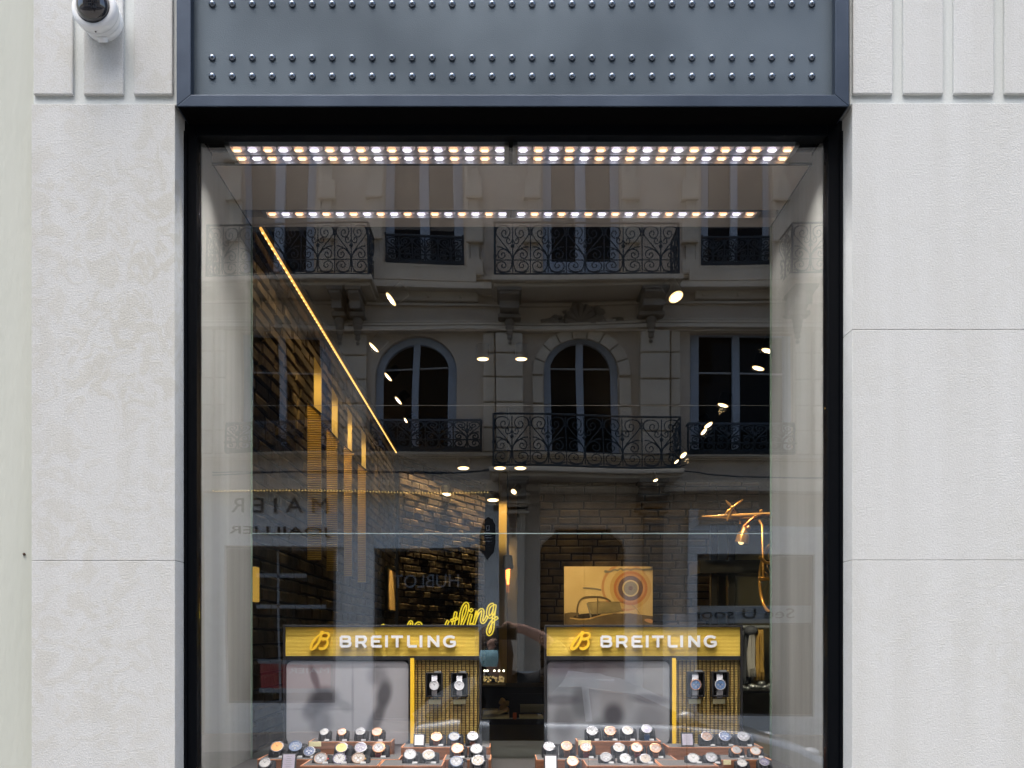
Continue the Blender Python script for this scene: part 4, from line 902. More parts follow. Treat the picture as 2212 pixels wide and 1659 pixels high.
part('pipe', MB().tube([P(*q, 5.9) for q in chaikin([(1609, 1137), (1620, 1125), (1632, 1116), (1650, 1114), (1675, 1115)], 2)], .012, 8), mat('copper', (.6, .22, .08), .25, .9), tb, smooth=60)
part('joints', MB().ball(P(1616, 1141, 5.88), .018, 6).ball(P(1632, 1116, 5.88), .012, 6).ball(P(1644, 1104, 5.88), .012, 6), G, tb, smooth=60)
# bicycle, seen end on
bi = thing('bicycle', 'antique brass bicycle standing end on at the right edge of the opening', 'bicycle', P(1668, 1330, 5.4))
BD = 5.4; bc = P(1668, 1250, BD)
def wheel(c, rx, rz, ang):
    pts = []
    for i in range(48):
        a = 2 * math.pi * i / 48; pts.append(Vector(c) + Vector((rx * math.cos(a) * math.cos(ang), rx * math.cos(a) * math.sin(ang), rz * math.sin(a))))
    return pts
w1 = wheel(bc, .205, .205, R(95))
t_ = part('wheel', MB().tube(w1, .007, 6, closed=True), mat('tyre_black', (.02, .02, .02), .4), bi, smooth=60)
part('rim', MB().tube([bc + (q - bc) * .95 + Vector((-.004, -.008, 0)) for q in w1], .010, 6, closed=True), G, t_, smooth=60)
mb = MB()
for i in range(0, 48, 3): mb.tube([bc, bc + (w1[i] - bc) * .93], .0014, 4)
mb.tube([bc + Vector((-.08, 0, 0)), bc + Vector((.08, 0, 0))], .012, 6); part('spokes', mb, G, t_)
part('frame', MB().tube([bc + Vector((-.05, 0, 0)), bc + Vector((-.03, .1, .32)), bc + Vector((-.02, .2, .36))], .007, 6), G, bi, smooth=60)
part('handlebar', MB().tube([P(1640, 1203, BD), P(1655, 1216, BD), P(1690, 1216, BD)], .010, 6), G, bi, smooth=60)
# garments and small goods low on the right
gd = thing('garment_rail', 'hanging dark jacket, pale scarf and ochre cloth low at the right edge of the opening', 'garment rail', P(1632, 1480, 4.6))
def cloth(u0, u1, v0, v1, m, name, dy=0):
    n = 9; vs = []; d = 4.6 + dy
    for j in range(7):
        t_ = j / 6; v = v0 + (v1 - v0) * t_; w_ = .72 + .28 * min(1, t_ * 2.2)
        for i in range(n):
            s_ = i / (n - 1); u = (u0 + u1) / 2 + (s_ - .5) * (u1 - u0) * w_; q_ = P(u, v, d); vs.append((q_.x, q_.y + .012 * math.sin(i * 2.1 + j * .3), q_.z))
    o = part(name, MB().add(vs, [(j * n + i, j * n + i + 1, (j + 1) * n + i + 1, (j + 1) * n + i) for j in range(6) for i in range(n - 1)]), m, gd, smooth=60)
    md = o.modifiers.new('thick', 'SOLIDIFY'); md.thickness = .01
cloth(1596, 1620, 1362, 1478, mat('jacket_grey', (.06, .065, .08), .8), 'jacket'); cloth(1617, 1631, 1356, 1462, mat('pale_scarf', (.42, .40, .38), .8), 'scarf', -.04); cloth(1632, 1650, 1360, 1470, mat('ochre_cloth', (.40, .24, .05), .8), 'ochre_cloth', -.03)
part('rail', MB().tube([P(1592, 1354, 4.6), P(1680, 1354, 4.6)], .008, 6), M_alu, gd)
part('collar', MB().ball(P(1622, 1362, 4.56), .035, 8, .7), mat('jacket_grey'), gd, smooth=60)
tr = thing('trinket_tray', 'dark tray of small shiny metal pieces below the hanging garments', 'tray', P(1625, 1495, 4.5))
mb = MB(); rq = random.Random(3)
for i in range(12): mb.ball(P(1598 + i * 6 + rq.uniform(-2, 2), 1481 + rq.uniform(-5, 6), 4.5), rq.uniform(.010, .022), 5, .6)
part('pieces', mb, M_alu, tr, smooth=60); part('tray', MB().box(X(1590, 4.5), X(1690, 4.5), 1.9, 2.15, Z(1494, 4.5), Z(1489, 4.5)), M_frame, tr)
spot(bi, P(1520, 1120, 3.6), P(1652, 1250, 5.4), 9, 16, (1, .80, .45))  # added spot without a fixture, brightens the bicycle wheel
spot(gd, P(1600, 1150, 3.9), P(1628, 1420, 4.6), 9, 34, (1, .85, .62))
# framed print on the left wall, lit doorway slit, desk and small things
fp = thing('framed_print', 'narrow gold lit framed print on the left wall', 'framed print', (RX0 + .05, 6.2, 1.3))
fa, fb = -(RX0 + .07) * F / (1094 - 838), -(RX0 + .07) * F / (1094 - 854)
part('frame', MB().box(RX0 + .04, RX0 + .07, fa - 2.53, fb - 2.47, Z(1320, fa), Z(1222, fa)), M_dark, fp)
part('print', MB().box(RX0 + .0705, RX0 + .074, fa - 2.5, fb - 2.5, Z(1316, fa), Z(1228, fa)), mat('print_gold'), fp)
spot(fp, (RX0 + .8, fa - 2.6, 3.0), (RX0, (fa + fb) / 2 - 2.5, 1.9), 30, 24)
lt = cplate('lit_doorway', 'narrow warm lit doorway slit at the left edge', 543, 554, 1224, 1300, 3.9, .05, mat('doorway_glow', (.8, .5, .1), emit=(1, .55, .10), estr=.45), 'doorway')  # doorway light painted as emission, no lamp behind it
dk = thing('desk', 'black desk with papers seen between the displays', 'desk', P(1106, 1371, 4.9) * 1)
part('top', MB().box(X(1030, 4.9), X(1185, 4.9), 2.4, 3.0, Z(1553, 4.9) - .03, Z(1553, 4.9)), mat('dark_walnut', (.05, .025, .012), .3), dk)
part('front', MB().box(X(1030, 4.9), X(1185, 4.9), 2.42, 2.44, .3, Z(1553, 4.9) - .031), mat('counter_brown'), dk)
zd = Z(1553, 4.9); M_paper = mat('paper', (.62, .50, .26), .8)
def paper(u0, v0, u1, v1, d, th, label, rot=0):
    c = P((u0 + u1) / 2, (v0 + v1) / 2, d); w_ = (u1 - u0) * d / F; h_ = abs(v1 - v0) * d / F
    M = Matrix.Translation((c.x, c.y, c.z)) @ Matrix.Rotation(R(rot), 4, 'Y')
    tag(part('paper_sheet', MB(M).box(-w_ / 2, w_ / 2, -.10, .10, -th / 2, th / 2), M_paper), label, 'papers')
paper(1043, 1545, 1100, 1551, 4.75, .006, 'flat stack of warm lit papers on the desk, left')
paper(1045, 1536, 1075, 1541, 4.8, .004, 'thin sheet propped on the left paper stack', -10)
paper(1066, 1534, 1098, 1541, 4.85, .004, 'sheet tilted up behind the left paper stack', 20 - 40)
paper(1122, 1546, 1172, 1550, 4.75, .006, 'flat sheets on the desk, right, under the roll')
tag(part('paper_roll', MB().tube([P(1124, 1530, 4.8), P(1175, 1530, 4.8)], 9 * 4.8 / F, 14), mat('paper_grey', (.30, .26, .16), .8), smooth=50), 'grey paper roll lying on the desk', 'paper roll')
tag(part('orange_box', MB().box(X(1108, 4.7), X(1116, 4.7), 2.18, 2.2, Z(1553, 4.7), Z(1539, 4.7)), mat('orange_plastic', (.7, .12, .02), .5), bevel=.003), 'small orange box on the desk', 'box')
tag(part('laptop_screen', MB().box(X(1100, 4.95), X(1172, 4.95), 2.47, 2.49, Z(1553, 4.95), Z(1499, 4.95)), M_dark), 'dark screen standing at the back of the desk', 'screen')
fg = thing('bronze_figurine', 'small bronze cast figure on the desk', 'figurine', P(1088, 1540, 5.0))
rnd = random.Random(4); mb = MB()
for i in range(9): mb.ball(P(1088 + rnd.uniform(-6, 8), 1512 + i * 2.6, 5.0), .012 + .006 * rnd.random(), 5)
part('body', mb, G, fg, smooth=60); part('base', MB().box(X(1080, 5), X(1097, 5), 2.46, 2.54, zd, Z(1538, 5)), M_dark, fg)
jw = thing('jewellery_tray', 'glittering tray of gold watches on the dark counter behind', 'tray', P(1066, 1476, 7))
mb = MB()
for i in range(46): mb.ball(P(rnd.uniform(1045, 1088), rnd.uniform(1461, 1474), 7 + rnd.uniform(-.1, .1)), rnd.uniform(.004, .010), 4)
part('pieces', mb, mat('glowing_glint_gold', (.8, .55, .2), .2, .9, emit=(1, .7, .3), estr=.35), jw)  # emission paints the glints onto the gold pieces
part('tray', MB().box(X(1043, 7), X(1092, 7), 4.3, 4.7, Z(1480, 7), Z(1477, 7)), mat('counter_brown'), jw)
part('cabinet', MB().box(X(1036, 7), X(1175, 7), 4.3, 4.9, .4, Z(1481, 7)), M_dark, jw)
for k, u in enumerate((1047, 1053, 1068, 1078, 1088)):
    tag(part('cabinet_light', MB().ball(P(u, 1449, 7), .008, 5), M_lampc), f'tiny bright cabinet light, number {["one", "two", "three", "four", "five"][k]} from the left above the gold tray', 'light', 'tiny cabinet lights')
#PART4
# ================================================================== the building across the street (seen reflected)
DO = 15.2
def fy(p): return -(DO - 2.5) + p
M_fac = mat('facade_stone', (.54, .455, .36), .85, col2=(.66, .57, .46), vscale=1.2, bump=.1, bscale=20)
M_fac2 = mat('facade_trim_stone', (.60, .52, .41), .85, col2=(.70, .62, .50), vscale=2, bump=.08, bscale=20)
M_fdark = mat('facade_shade_stone', (.20, .17, .13), .9, col2=(.32, .28, .23), vscale=3)  # darker facade stone, under-balcony shade painted into consoles, drops and cartouche
M_wood2 = mat('grey_blue_joinery', (.36, .42, .50), .5, var=.06)
M_pane = mat('dark_window_pane', (.002, .002, .003), .04, spec=.10)
M_curt = mat('curtained_pane', (.13, .105, .075), .25, col2=(.20, .165, .12), vscale=2.5, stretch=(1, 1, 3))
M_iron = mat('wrought_iron', (.022, .040, .060), .5)
M_shopst = mat('shopfront_stone', (.74, .76, .75), .7, var=.06)
ob = thing('apartment_building', 'ornate stone apartment building across the street, seen in the glass reflection', 'building', (0, fy(0), 0))
def FB(mb, u0, u1, v0, v1, p0, p1):
    d = DO - p1; return mb.box(X(u0, d), X(u1, d), fy(p0), fy(p1), Z(v1, d), Z(v0, d))
# openings: u0,u1,v0(top),v1(bottom)
OPEN = [(522, 683, 120, 590), (834, 1000, 120, 570), (1175, 1338, 120, 590), (1513, 1668, 120, 570), (1850, 2010, 120, 590), (190, 350, 120, 570),
        (520, 716, 722, 978), (812, 984, 722, 978), (1176, 1340, 722, 978), (1488, 1716, 722, 978), (1850, 2040, 722, 978), (180, 380, 722, 978),
        (485, 722, 1180, 1520), (805, 1034, 1180, 1560), (1165, 1352, 1140, 1583), (1500, 1760, 1200, 1545)]
us = sorted({-1000, 3200} | {a for o in OPEN for a in o[:2]}); vs_ = sorted({-330, 1583} | {a for o in OPEN for a in o[2:]})
mb = MB()
for i in range(len(us) - 1):
    for j in range(len(vs_) - 1):
        cu, cv = (us[i] + us[i + 1]) / 2, (vs_[j] + vs_[j + 1]) / 2
        if any(o[0] < cu < o[1] and o[2] < cv < o[3] for o in OPEN): continue
        FB(mb, us[i], us[i + 1], vs_[j], vs_[j + 1], -.30, 0)
import bmesh
wl = part('wall', mb, M_fac, ob)
bm = bmesh.new(); bm.from_mesh(wl.data); bmesh.ops.remove_doubles(bm, verts=bm.verts, dist=.0005)
seen = {}; 
for f in bm.faces: seen.setdefault(tuple(sorted(v.index for v in f.verts)), []).append(f)
bmesh.ops.delete(bm, geom=[f for k_, l_ in seen.items() if len(l_) > 1 for f in l_], context='FACES_ONLY'); bm.to_mesh(wl.data); bm.free()
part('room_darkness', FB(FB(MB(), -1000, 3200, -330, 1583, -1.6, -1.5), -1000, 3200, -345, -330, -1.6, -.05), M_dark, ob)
# windows
def window(u0, u1, v0, v1, ja, mull, arch=False, curtain=True, transom=None, paneb=None):
    p = -.20; d = DO
    w_ = part('window', FB(FB(FB(FB(MB(), u0, u0 + ja, v0, v1, p, p + .08), u1 - ja, u1, v0, v1, p, p + .08), u0 + ja, u1 - ja, v0, v0 + 7, p, p + .08), mull[0], mull[1], v0, v1, p, p + .09), M_wood2, ob, bevel=.01)
    if transom: FBm = FB(MB(), u0 + ja, u1 - ja, transom - 1, transom + 1.2, p, p + .06); part('transom', FBm, mat('pale_joinery', (.5, .52, .54), .5), w_)
    if paneb: part('lower_panel', FB(MB(), u0 + ja, u1 - ja, paneb, v1, p, p + .07), M_wood2, w_)
    pn = part('pane', FB(MB(), u0 + ja, u1 - ja, v0 + 7, v1, p - .02, p), M_pane, w_)
    if curtain: part('blind', FB(MB(), u0 + ja + 1, u1 - ja - 1, v0 + 8, curtain, p, p + .005), M_curt, w_)
    if arch:
        # stone spandrels closing a rectangular opening to a round arch
        cu = (u0 + u1) / 2; r = (u1 - u0) / 2 ; vc = v0 + r
        mb = MB()
        for s in (-1, 1):
            pts = [(X(cu + s * r, d), Z(v0, d))] + [(X(cu + s * r * math.cos(R(a)), d), Z(vc - r * math.sin(R(a)), d)) for a in range(0, 91, 9)]
            mb.prism(pts, fy(-.29), fy(-.005))
        recalc(part('spandrel', mb, M_fac, w_))
        mb = MB(); n = 16; ri = r - ja * .9; vs = []
        for i in range(n + 1):
            a = math.pi * i / n
            for rr in (r * .995, ri): vs += [(X(cu + rr * math.cos(a), d), fy(p), Z(vc - rr * math.sin(a), d)), (X(cu + rr * math.cos(a), d), fy(p + .10), Z(vc - rr * math.sin(a), d))]
        fs = [q for i in range(n) for q in ((4 * i + 1, 4 * i + 3, 4 * i + 7, 4 * i + 5), (4 * i + 2, 4 * i, 4 * i + 4, 4 * i + 6), (4 * i + 3, 4 * i + 2, 4 * i + 6, 4 * i + 7))]
        recalc(part('arch_frame', mb.add(vs, fs), M_wood2, w_))
        mb = MB()
        for s in (-1, 1):
            pts = [(X(cu + s * (r - 1), d), Z(v0 + 2, d))] + [(X(cu + s * ri * math.cos(R(a)), d), Z(vc - ri * math.sin(R(a)), d)) for a in range(0, 91, 9)]
            mb.prism(pts, fy(p + .012), fy(p + .03))
        recalc(part('arch_infill', mb, M_wood2, w_))
window(522, 683, 120, 590, 17, (594, 616), curtain=500); window(834, 1000, 120, 570, 20, (908, 928), curtain=498)
window(1175, 1338, 120, 590, 19, (1246, 1268), curtain=486, paneb=560); window(1513, 1668, 120, 570, 16, (1580, 1596), curtain=488)
window(1850, 2010, 120, 590, 18, (1920, 1940), curtain=490); window(190, 350, 120, 570, 18, (260, 280), curtain=490)
window(520, 716, 722, 978, 24, (602, 617), curtain=None, transom=806); window(812, 984, 722, 978, 18, (891, 905), True, None, 797)
window(1176, 1340, 722, 978, 16, (1250, 1266), True, None, 798); window(1488, 1716, 722, 978, 20, (1585, 1602), curtain=None, transom=806)
window(1850, 2040, 722, 978, 18, (1940, 1956), curtain=None, transom=806); window(180, 380, 722, 978, 20, (272, 288), curtain=None, transom=806)
# quoins beside the upper windows
def quoins(ui, s):
    """ui: edge of opening, s: direction outwards"""
    mb = MB(); a, b2 = sorted((ui + s * 4, ui + s * 30)); FB(mb, a, b2, 115, 596, 0, .05)
    for v0, v1 in ((160, 204), (230, 270), (296, 338), (385, 425), (470, 515), (555, 585)):
        a, b2 = sorted((ui + s * 2, ui + s * 38)); FB(mb, a, b2, v0, v1, 0, .10); FB(mb, a - 1.5, b2 + 1.5, v1, v1 + 2.5, 0, .12)
    a, b2 = sorted((ui, ui + s * 8)); FB(mb, a, b2, 115, 570, .05, .075)
    part('quoin', mb, M_fac2, ob, bevel=.012)
for o in OPEN[:6]: quoins(o[0] - 4, -1); quoins(o[1] + 4, 1)
# string courses and friezes
mb = MB()
for v0, v1, p in ((590, 597, .06), (604, 612, .22), (612, 617, .30), (617, 621, .16), (650, 655, .07), (688, 692, .10), (693, 698, .16), (700, 708, .22), (708, 713, .12),
                  (978, 985, .14), (985, 990, .07), (1034, 1044, .26), (1044, 1058, .34), (1058, 1062, .18)): FB(mb, -1000, 3200, v0, v1, 0, p)
part('string_course', mb, M_fac2, ob)
mb = MB()
for o in (OPEN[1], OPEN[3], OPEN[5]): FB(mb, o[0] - 26, o[1] + 26, 573, 602, 0, .133)
for o in (OPEN[1], OPEN[3]): FB(mb, o[0] - 2, o[1] + 2, 569, 574, -.2, .14)
for o in OPEN[6:12]: FB(mb, o[0] - 8, o[1] + 8, 976, 981, -.2, .18)
part('window_sill', mb, M_fac2, ob)
mb = MB()
for u0, u1 in ((835, 1030), (1500, 1700)):
    FB(mb, u0, u1, 622, 646, 0, .10); FB(mb, u0 + 2, u1 - 2, 624, 644, .10, .12)
for u in (850, 920, 990, 1520, 1600, 1680): FB(mb, u - 3, u + 3, 630, 637, .12, .17)
part('frieze_panel', mb, M_fac2, ob, bevel=.02)
# rusticated pilasters of the first floor
def rust(u0, u1, p, v0=715, v1=977, n=None, m=M_fac2):
    mb = MB(); ys = [715, 763, 818, 873, 927, 977] 
    for a, b2 in zip(ys[:-1], ys[1:]): FB(mb, u0, u1, a + 1.6, b2 - 1.6, 0, p)
    FB(mb, u0 + 1, u1 - 1, 715, 977, 0, p - .05)
    part('pilaster', mb, m, ob, bevel=.015)
for u0, u1, p in ((732, 792, .10), (1040, 1066, .10), (1068, 1128, .20), (1384, 1444, .20), (1446, 1466, .10), (1722, 1752, .10), (462, 482, .10), (1760, 1820, .12), (400, 455, .12)): rust(u0, u1, p)
# archivolt of the centre window
cu, r0, r1, vc = 1258, 84, 108, 812
mb = MB(); vs = []; n = 9
for i in range(n):
    a0, a1 = math.pi * i / n + .012, math.pi * (i + 1) / n - .012; vs = []
    for a in (a0, (a0 + a1) / 2, a1):
        for rr in (r0, r1): vs.append((X(cu + rr * math.cos(a), DO - .08), Z(vc - rr * math.sin(a), DO - .08)))
    mb.prism([vs[0], vs[2], vs[4], vs[5], vs[3], vs[1]], fy(0), fy(.08))
for s in (-1, 1):
    for a, b2 in ((816, 873), (877, 927), (930, 977)):
        q = sorted((cu + s * r0, cu + s * r1)); FB(mb, q[0], q[1], a, b2, 0, .08)
recalc(part('archivolt', mb, M_fac2, ob, bevel=.012))
# cartouche over the centre arch
mb = MB(); rnd = random.Random(11)
for i in range(70):
    t_ = rnd.uniform(-1, 1); u = cu + t_ * 88; v = 690 - (1 - abs(t_)) ** 1.4 * rnd.uniform(0, 52) + rnd.uniform(-4, 10)
    c = P(u, v, DO - .12); mb.ball(Vector((c.x, fy(.06), c.z)), rnd.uniform(.03, .085), 4, .8)
for k in range(7):
    a = R(180 * k / 6); c0 = P(cu, 690, DO - .15); c1 = P(cu + 34 * math.cos(a), 690 - 38 * math.sin(a), DO - .15); mb.tube([(c0.x, fy(.10), c0.z), (c1.x, fy(.14), c1.z)], .05, 5, rs=[.03, .06])
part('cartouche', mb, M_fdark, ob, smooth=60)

# ---- wrought iron scroll motifs
def spiral(cx, cy, r, a0, turns, s=1, n=None):
    n = n or int(12 * turns); return [(cx + s * r * (1 - .86 * i / n) * math.cos(a0 + 2 * math.pi * turns * i / n), cy + r * (1 - .86 * i / n) * math.sin(a0 + 2 * math.pi * turns * i / n)) for i in range(n + 1)]
def motif():
    L_ = [[(0, .02), (0, 1)], [(-.5, .27), (.5, .27)], [(-.5, .0), (-.5, 1)]]
    for s in (-1, 1):
        L_.append([(s * x, y) for x, y in [(0, .30), (.06, .42), (.20, .56), (.36, .70), (.47, .82), (.46, .93), (.34, .98)]] + [])
        L_.append([(s * x, y) for x, y in [(.47, .78), (.44, .93), (.32, .985), (.15, .97), (.06, .88), (.10, .76), (.22, .72), (.31, .79), (.29, .87), (.21, .89), (.17, .83), (.21, .80)]])
        L_.append([(s * x, y) for x, y in [(.0, .70), (.05, .62), (.14, .61), (.18, .67), (.15, .73), (.09, .72), (.09, .67)]])
        L_.append([(s * x, y) for x, y in [(.02, .36), (.14, .46), (.30, .54), (.44, .55)]])
        L_.append([(s * x, y) for x, y in [(.01, .28), (.05, .40), (.16, .50), (.32, .50), (.42, .42), (.39, .32), (.28, .30), (.20, .36), (.24, .43), (.31, .41), (.30, .37)]])
        L_.append([(s * x, y) for x, y in [(.02, .25), (.03, .12), (.12, .03), (.28, .02), (.42, .07), (.45, .17), (.36, .24), (.22, .23), (.17, .14), (.25, .10), (.32, .14), (.28, .18)]])
        L_.append([(s * x, y) for x, y in [(.06, .04), (.28, -.0), (.46, .05)]])
    return [chaikin(p_, 1) if len(p_) > 2 else p_ for p_ in L_]
MOT = motif()
def railing(mb, x0, x1, z0, z1, y, nm, r=.0085, along='x'):
    wd = (x1 - x0) / nm; h = z1 - z0
    def pt(a, b2): return (a, y, b2) if along == 'x' else (y, a, b2)
    for k in range(nm):
        cx = x0 + (k + .5) * wd
        for p_ in MOT: mb.tube([pt(cx + a * wd, z0 + .03 + b2 * (h - .06)) for a, b2 in p_], r, 4)
        mb.ball(Vector(pt(cx, z0 + h * .56)), .032, 4)
    mb.tube([pt(x1, z0), pt(x1, z1)], r * 1.6, 5); mb.tube([pt(x0, z0), pt(x0, z1)], r * 1.6, 5)
    for z in (z0 + .015, z1): mb.tube([pt(x0, z), pt(x1, z)], r * 2, 5)
def balcony(u0, u1, vt, vb_, slab0, slab1, pr_, nm, consoles, label_side=True):
    d = DO - pr_; x0, x1 = X(u0, d), X(u1, d); z0, z1 = Z(vb_, d), Z(vt, d)
    s = part('balcony', MB().box(x0 - .06, x1 + .06, fy(0), fy(pr_ + .06), Z(slab1, d), Z(slab0, d)).box(x0 - .02, x1 + .02, fy(0), fy(pr_ - .04), Z(slab1 + 8, d), Z(slab1, d)), M_fac2, ob, bevel=.015)
    mb = MB(); railing(mb, x0, x1, z0, z1, fy(pr_), nm)
    for x in (x0, x1): railing(mb, fy(.03), fy(pr_) - .02, z0, z1, x, 1, along='y')
    part('railing', mb, M_iron, s)
    for cu0, cu1, v1 in consoles:
        mb = MB(); xa, xb = X(cu0, d), X(cu1, d); zt_ = Z(slab1 + 8, d) - .0; zb_ = Z(v1, DO)
        pts = [(fy(0), zt_), (fy(pr_ * .92), zt_), (fy(pr_ * .92), zt_ - .10), (fy(pr_ * .70), zt_ - .16), (fy(pr_ * .72), zt_ - .28), (fy(pr_ * .52), zt_ - (zt_ - zb_) * .6), (fy(.22), zb_ + .05), (fy(0), zb_)]
        mb.prismx(pts, xa, xb); mb.prismx([(fy(0), zt_ + .0), (fy(pr_ * .96), zt_), (fy(pr_ * .96), zt_ - .06), (fy(0), zt_ - .06)], xa - .04, xb + .04)
        mb.box(xa - .03, xb + .03, fy(0), fy(.32), zb_ - .04, zb_ + .03)
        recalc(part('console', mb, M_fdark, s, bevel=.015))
        mb = MB(); xm = (xa + xb) / 2
        for i in range(5): mb.ball(Vector((xm, fy(.22), zb_ - .10 - i * .085)), .085 - .013 * i, 5)
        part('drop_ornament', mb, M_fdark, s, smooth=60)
    return s
balcony(440, 798, 483, 596, 597, 607, .70, 5, ((712, 735, 688), (752, 775, 688)))
balcony(1068, 1464, 478, 588, 590, 602, .75, 5, ((1078, 1122, 690), (1392, 1440, 690)))
balcony(1714, 2080, 478, 590, 592, 602, .70, 5, ((1728, 1765, 690), (2010, 2050, 690)))
balcony(1062, 1467, 897, 1006, 1008, 1018, .80, 5, ((1082, 1135, 1100), (1388, 1440, 1100)))
# low window guards
def guard(u0, u1, v0, v1, p, bulge, nm):
    mb = MB(); d = DO - p; x0, x1 = X(u0, d), X(u1, d); z0, z1 = Z(v1, d), Z(v0, d)
    tmp = MB(); railing(tmp, x0, x1, z0, z1, 0, nm, r=.011)
    for v_ in tmp.v:
        k = math.sin(math.pi * min(1, max(0, (v_.z - z0) / (z1 - z0)))) * bulge; v_.y = fy(p) + v_.y + k
    mb.add(tmp.v, tmp.f); mb.tube([(x0, fy(.02), z1), (x0, fy(p), z1), (x1, fy(p), z1), (x1, fy(.02), z1)], .02, 5); mb.tube([(x0, fy(.02), z0), (x0, fy(p), z0), (x1, fy(p), z0), (x1, fy(.02), z0)], .02, 5)
    part('window_guard', mb, M_iron, ob)
guard(836, 998, 510, 566, -.04, 0, 3); guard(1514, 1672, 508, 566, -.04, 0, 3); guard(488, 722, 913, 974, .18, .14, 4); guard(803, 1036, 911, 974, .18, .14, 4); guard(1484, 1718, 911, 974, .18, .14, 4)
# ground floor shopfronts
mb = MB(); FB(mb, 440, 1064, 1062, 1178, 0, .12); FB(mb, 440, 486, 1178, 1583, 0, .12); FB(mb, 722, 740, 1178, 1583, 0, .06); FB(mb, 740, 804, 1178, 1583, 0, .16); FB(mb, 1035, 1078, 1100, 1583, 0, .16)
part('shopfront_surround', mb, M_shopst, ob)
mb = MB(); FB(mb, 1490, 1510, 1100, 1583, 0, .10); FB(mb, 1510, 1900, 1140, 1202, 0, .10); FB(mb, 1352, 1380, 1250, 1583, 0, .10); FB(mb, 1380, 1490, 1330, 1583, 0, .06); FB(mb, 1760, 1900, 1200, 1583, 0, .1)
part('shopfront_surround', mb, M_shopst, ob)
mb = MB(); FB(mb, 805, 1034, 1152, 1180, .12, .14); part('lintel_band', mb, mat('zinc_band', (.66, .74, .78), .4), ob)
# doorway pilasters with capitals
for u0, u1 in ((1084, 1138), (1388, 1442)):
    mb = MB(); FB(mb, u0 + 6, u1 - 6, 1106, 1583, 0, .22)
    for a, b2, e, p in ((1060, 1068, 4, .42), (1068, 1078, 0, .36), (1078, 1084, 4, .40), (1084, 1100, -2, .32), (1100, 1106, 3, .34)): FB(mb, u0 - e, u1 + e, a, b2, 0, p)
    for k in range(4): FB(mb, u0 + 10 + k * 9, u0 + 15 + k * 9, 1112, 1150, .22, .25)
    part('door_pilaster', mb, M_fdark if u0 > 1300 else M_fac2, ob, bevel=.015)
# big door: dark arch with clipped corners
mb = MB(); d = DO
for s in (-1, 1):
    uu = 1258.5; pts = [(uu + s * 94, 1140), (uu + s * 60, 1140), (uu + s * 66, 1152), (uu + s * 88, 1172), (uu + s * 94, 1190)]
    mb.prism([(X(a, d), Z(b2, d)) for a, b2 in pts], fy(-.29), fy(-.01))
recalc(part('door_corbel', mb, M_fac, ob))
part('street_door', FB(FB(MB(), 1166, 1256, 1140, 1583, -.28, -.22), 1260, 1351, 1140, 1583, -.28, -.22), mat('dark_oak', (.03, .02, .012), .4), ob, bevel=.02)
# shop windows
for u0, u1, v0, v1 in ((485, 722, 1180, 1520), (805, 1034, 1180, 1560), (1500, 1760, 1200, 1545)):
    s = part('shop_window', FB(FB(FB(FB(MB(), u0, u0 + 6, v0, v1, -.2, -.1), u1 - 6, u1, v0, v1, -.2, -.1), u0 + 6, u1 - 6, v0, v0 + 6, -.2, -.1), u0 + 6, u1 - 6, v1 - 6, v1, -.2, -.1), mat('shop_frame', (.12, .12, .13), .4), ob)
    part('pane', FB(MB(), u0 + 6, u1 - 6, v0 + 6, v1 - 6, -.17, -.16), M_pane, s)
part('shelf_bars', FB(FB(FB(MB(), 556, 660, 1238, 1247, -.155, -.13), 556, 700, 1306, 1314, -.155, -.13), 600, 604, 1186, 1514, -.155, -.13), mat('pale_shelf', (.30, .33, .36), .5), ob)
part('red_notice', FB(MB(), 560, 712, 1433, 1486, -.155, -.15), mat('red_notice', (.33, .03, .035), .6), ob)
part('notice_band', FB(FB(MB(), 556, 716, 1423, 1433, -.155, -.15), 556, 716, 1486, 1496, -.155, -.15), mat('grey_band', (.22, .25, .28), .6), ob)
M_let = mat('dark_letters', (.12, .12, .12), .5)
def ftext(s, u, v, hv, wu, p, m, name='lettering', **k):
    d = DO - p; part(name, text_mb(s, X(u, d), fy(p), Z(v, d), hv * d / F, .02, 1, wu * d / F, **k), m, ob)
ftext('M A I E R', 605, 1106, 31, 204, .145, M_let); ftext('JOAILLIER', 604, 1158, 22, 212, .150, mat('bronze_letters', (.035, .02, .015), .4))
ftext('HUBLOT', 921, 1271, 30, 146, -.135, mat('pale_letters', (.22, .26, .29), .5))
ftext('MAIER', 665, 1452, 12, 86, -.14, mat('notice_white', (.5, .45, .45), .6))
ftext('See U soon', 1606, 1340, 22, 216, -.14, mat('grey_letters', (.008, .008, .009), .5))
part('white_notice', FB(MB(), 1507, 1753, 1312, 1350, -.157, -.15), mat('frosted_band', (.34, .38, .40), .6), ob)
part('plinth', FB(FB(MB(), 440, 742, 1520, 1583, 0, .10), 1380, 1900, 1545, 1583, 0, .14), M_shopst, ob)
